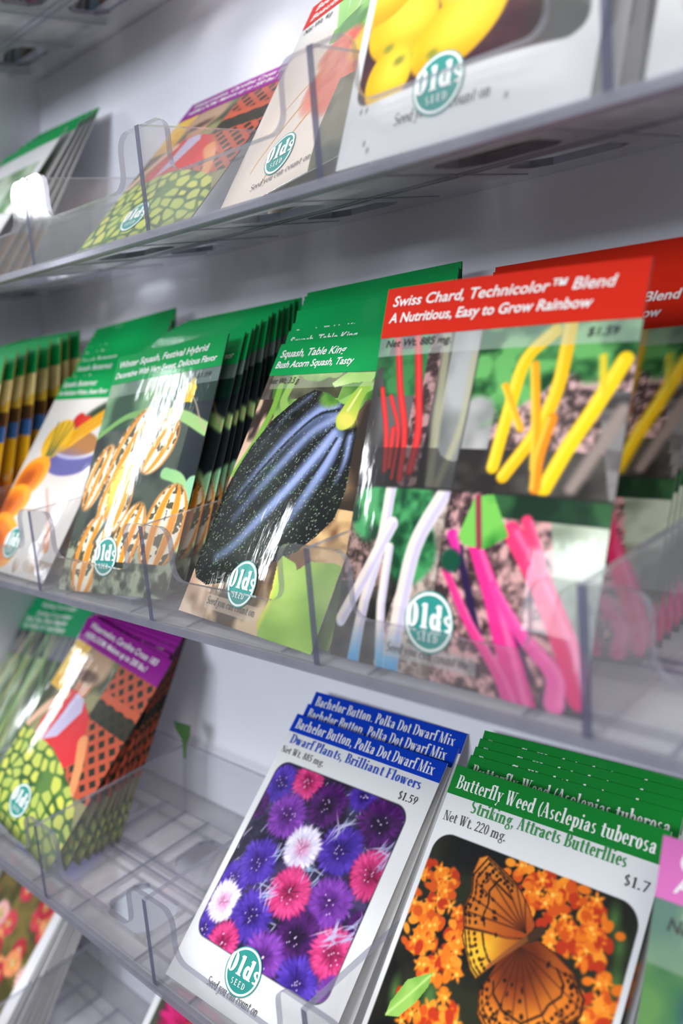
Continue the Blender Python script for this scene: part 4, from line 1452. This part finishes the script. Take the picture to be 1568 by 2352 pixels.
o = packet('melon', .036, 200, 0.2)
place(o, 3, -.965, .815, .567, -.099, -.178, .205)
tag(o, 'tilted seed packet picturing a watermelon, below the mid height tray', 'seed packet', 'lower watermelon packets')
stack(packet('melon', .010, 110, 0, False), 3, (-.955, .74, .50, -.085, -.11, .12), (-.95, .42, .40, -.02, .0, .015), 7,
      'purple headed watermelon seed packet', 'lower watermelon packets', seed=8)

o = packet('grass', .03, 150, 2.5)
place(o, 3, -1.89, .64, .545, .03, .09, .012)
tag(o, 'glossy seed packet with sea green header, left of the tilted watermelon packet', 'seed packet', 'sea green packets')
stack(packet('grass', .008, LO, 0, False), 3, (-1.895, .54, .488, .03, .08, .012), (-1.895, .37, .405, .03, .08, .012), 3,
      'sea green headed seed packet', 'sea green packets', seed=9, jit=0, pw=1.0)

# --- upper tray
o = packet('lemon', .04, 220, 1.7)
place(o, 1, 2.04, .84, .26, -.03, -.006, .02)
tag(o, 'white seed packet picturing yellow lemon squash, at the front of its stack', 'seed packet', 'lemon squash packets')
stack(packet('lemon', .012, LO, 0, False), 1, (2.05, .70, .25, 0, 0, .012), (2.06, .14, .04, 0, 0, .012), 7,
      'white lemon squash seed packet', 'lemon squash packets', seed=10)

o = packet('beet', .03, 200, 0.9)
place(o, 1, 1.08, .60, .50, .14, .11, .015)
tag(o, 'pale beet seed packet with red header beside the lemon squash packet', 'seed packet', 'beet packets')
stack(packet('beet', .010, LO, 0, False), 1, (1.08, .47, .46, .12, .09, .015), (1.07, .31, .355, .12, .09, .012), 2,
      'red headed beet seed packet', 'beet packets', seed=11, jit=0)

o = packet('melon', .02, 150, 3.0)
place(o, 1, .085, .72, .685, -.04, .045, .012)
tag(o, 'purple headed watermelon seed packet leaning alone in the upper tray', 'seed packet')

o = packet('plain', .03, 110, 0.4)
place(o, 1, -1.9, .80, .55, 0, .004, .012)
tag(o, 'foremost white seed packet with narrow green header, far left of upper tray', 'seed packet', 'white packets at far left')
stack(packet('plain', .010, LO, 0, False), 1, (-1.925, .64, .50, 0, -.03, .04), (-1.93, .42, .41, 0, -.05, .05), 4,
      'white and green seed packet, upper tray far left', 'white packets at far left', seed=12, jit=0)

stack(packet('lemon', .02, LO, 2.0), 1, (3.06, .80, .26, 0, 0, .012), (3.06, .30, .08, 0, 0, .012), 5,
      'white seed packet in the upper right corner', 'white packets at upper right', 1, seed=13)

# --- lowest tray
o = packet('daisy', .03, 150, 0.8)
place(o, 4, -1.91, .82, .60, 0, 0, .02)
tag(o, 'seed packet of red and cream flowers at the front of the lowest stack', 'seed packet', 'red flower packets')
stack(packet('daisy', .008, LO, 0, False), 4, (-1.90, .77, .575, 0, 0, .012), (-1.90, .42, .46, 0, 0, .012), 7,
      'white edged flower seed packet, lowest tray', 'red flower packets', seed=14, jit=.4)
o = packet('holly', .03, 150, 0.8)
place(o, 4, .06, .80, .595, 0, -.003, .012)
tag(o, 'seed packet with a magenta flower, in the lowest tray', 'seed packet')

# --- a torn scrap stuck behind the empty compartment
leaf = []
mbv, mbf = [], []
prof = [(-.006, 0, 0), (-.010, .10, .004), (-.050, .17, .008), (-.062, .215, .012), (-.01, .205, .02), (.042, .195, .012), (.036, .13, .006), (.012, .08, .002), (.008, 0, 0)]
for off in (0, .008):
    for x, z, y in prof:
        mbv.append(((0.0 + x) * S, -(0.035 + y + off) * S, (z + 0) * S))
n = len(prof)
mbf = [tuple(range(n)), tuple(range(2 * n - 1, n - 1, -1))] + [(i, n + i, n + (i + 1) % n, (i + 1) % n) for i in range(n)]
sc = new_obj('leaf_scrap', mbv, mbf, mat_plain('dry_leaf', (54, 96, 40), 0.55, 0.1, 0.25, 90))
sc.location = (0.01 * S, 0.0, (ZT[3] + H - .07) * S)
sc.rotation_euler = (0, 0, math.radians(30))
tag(sc, 'small torn green leaf scrap poking up behind the empty tray compartment', 'leaf scrap')
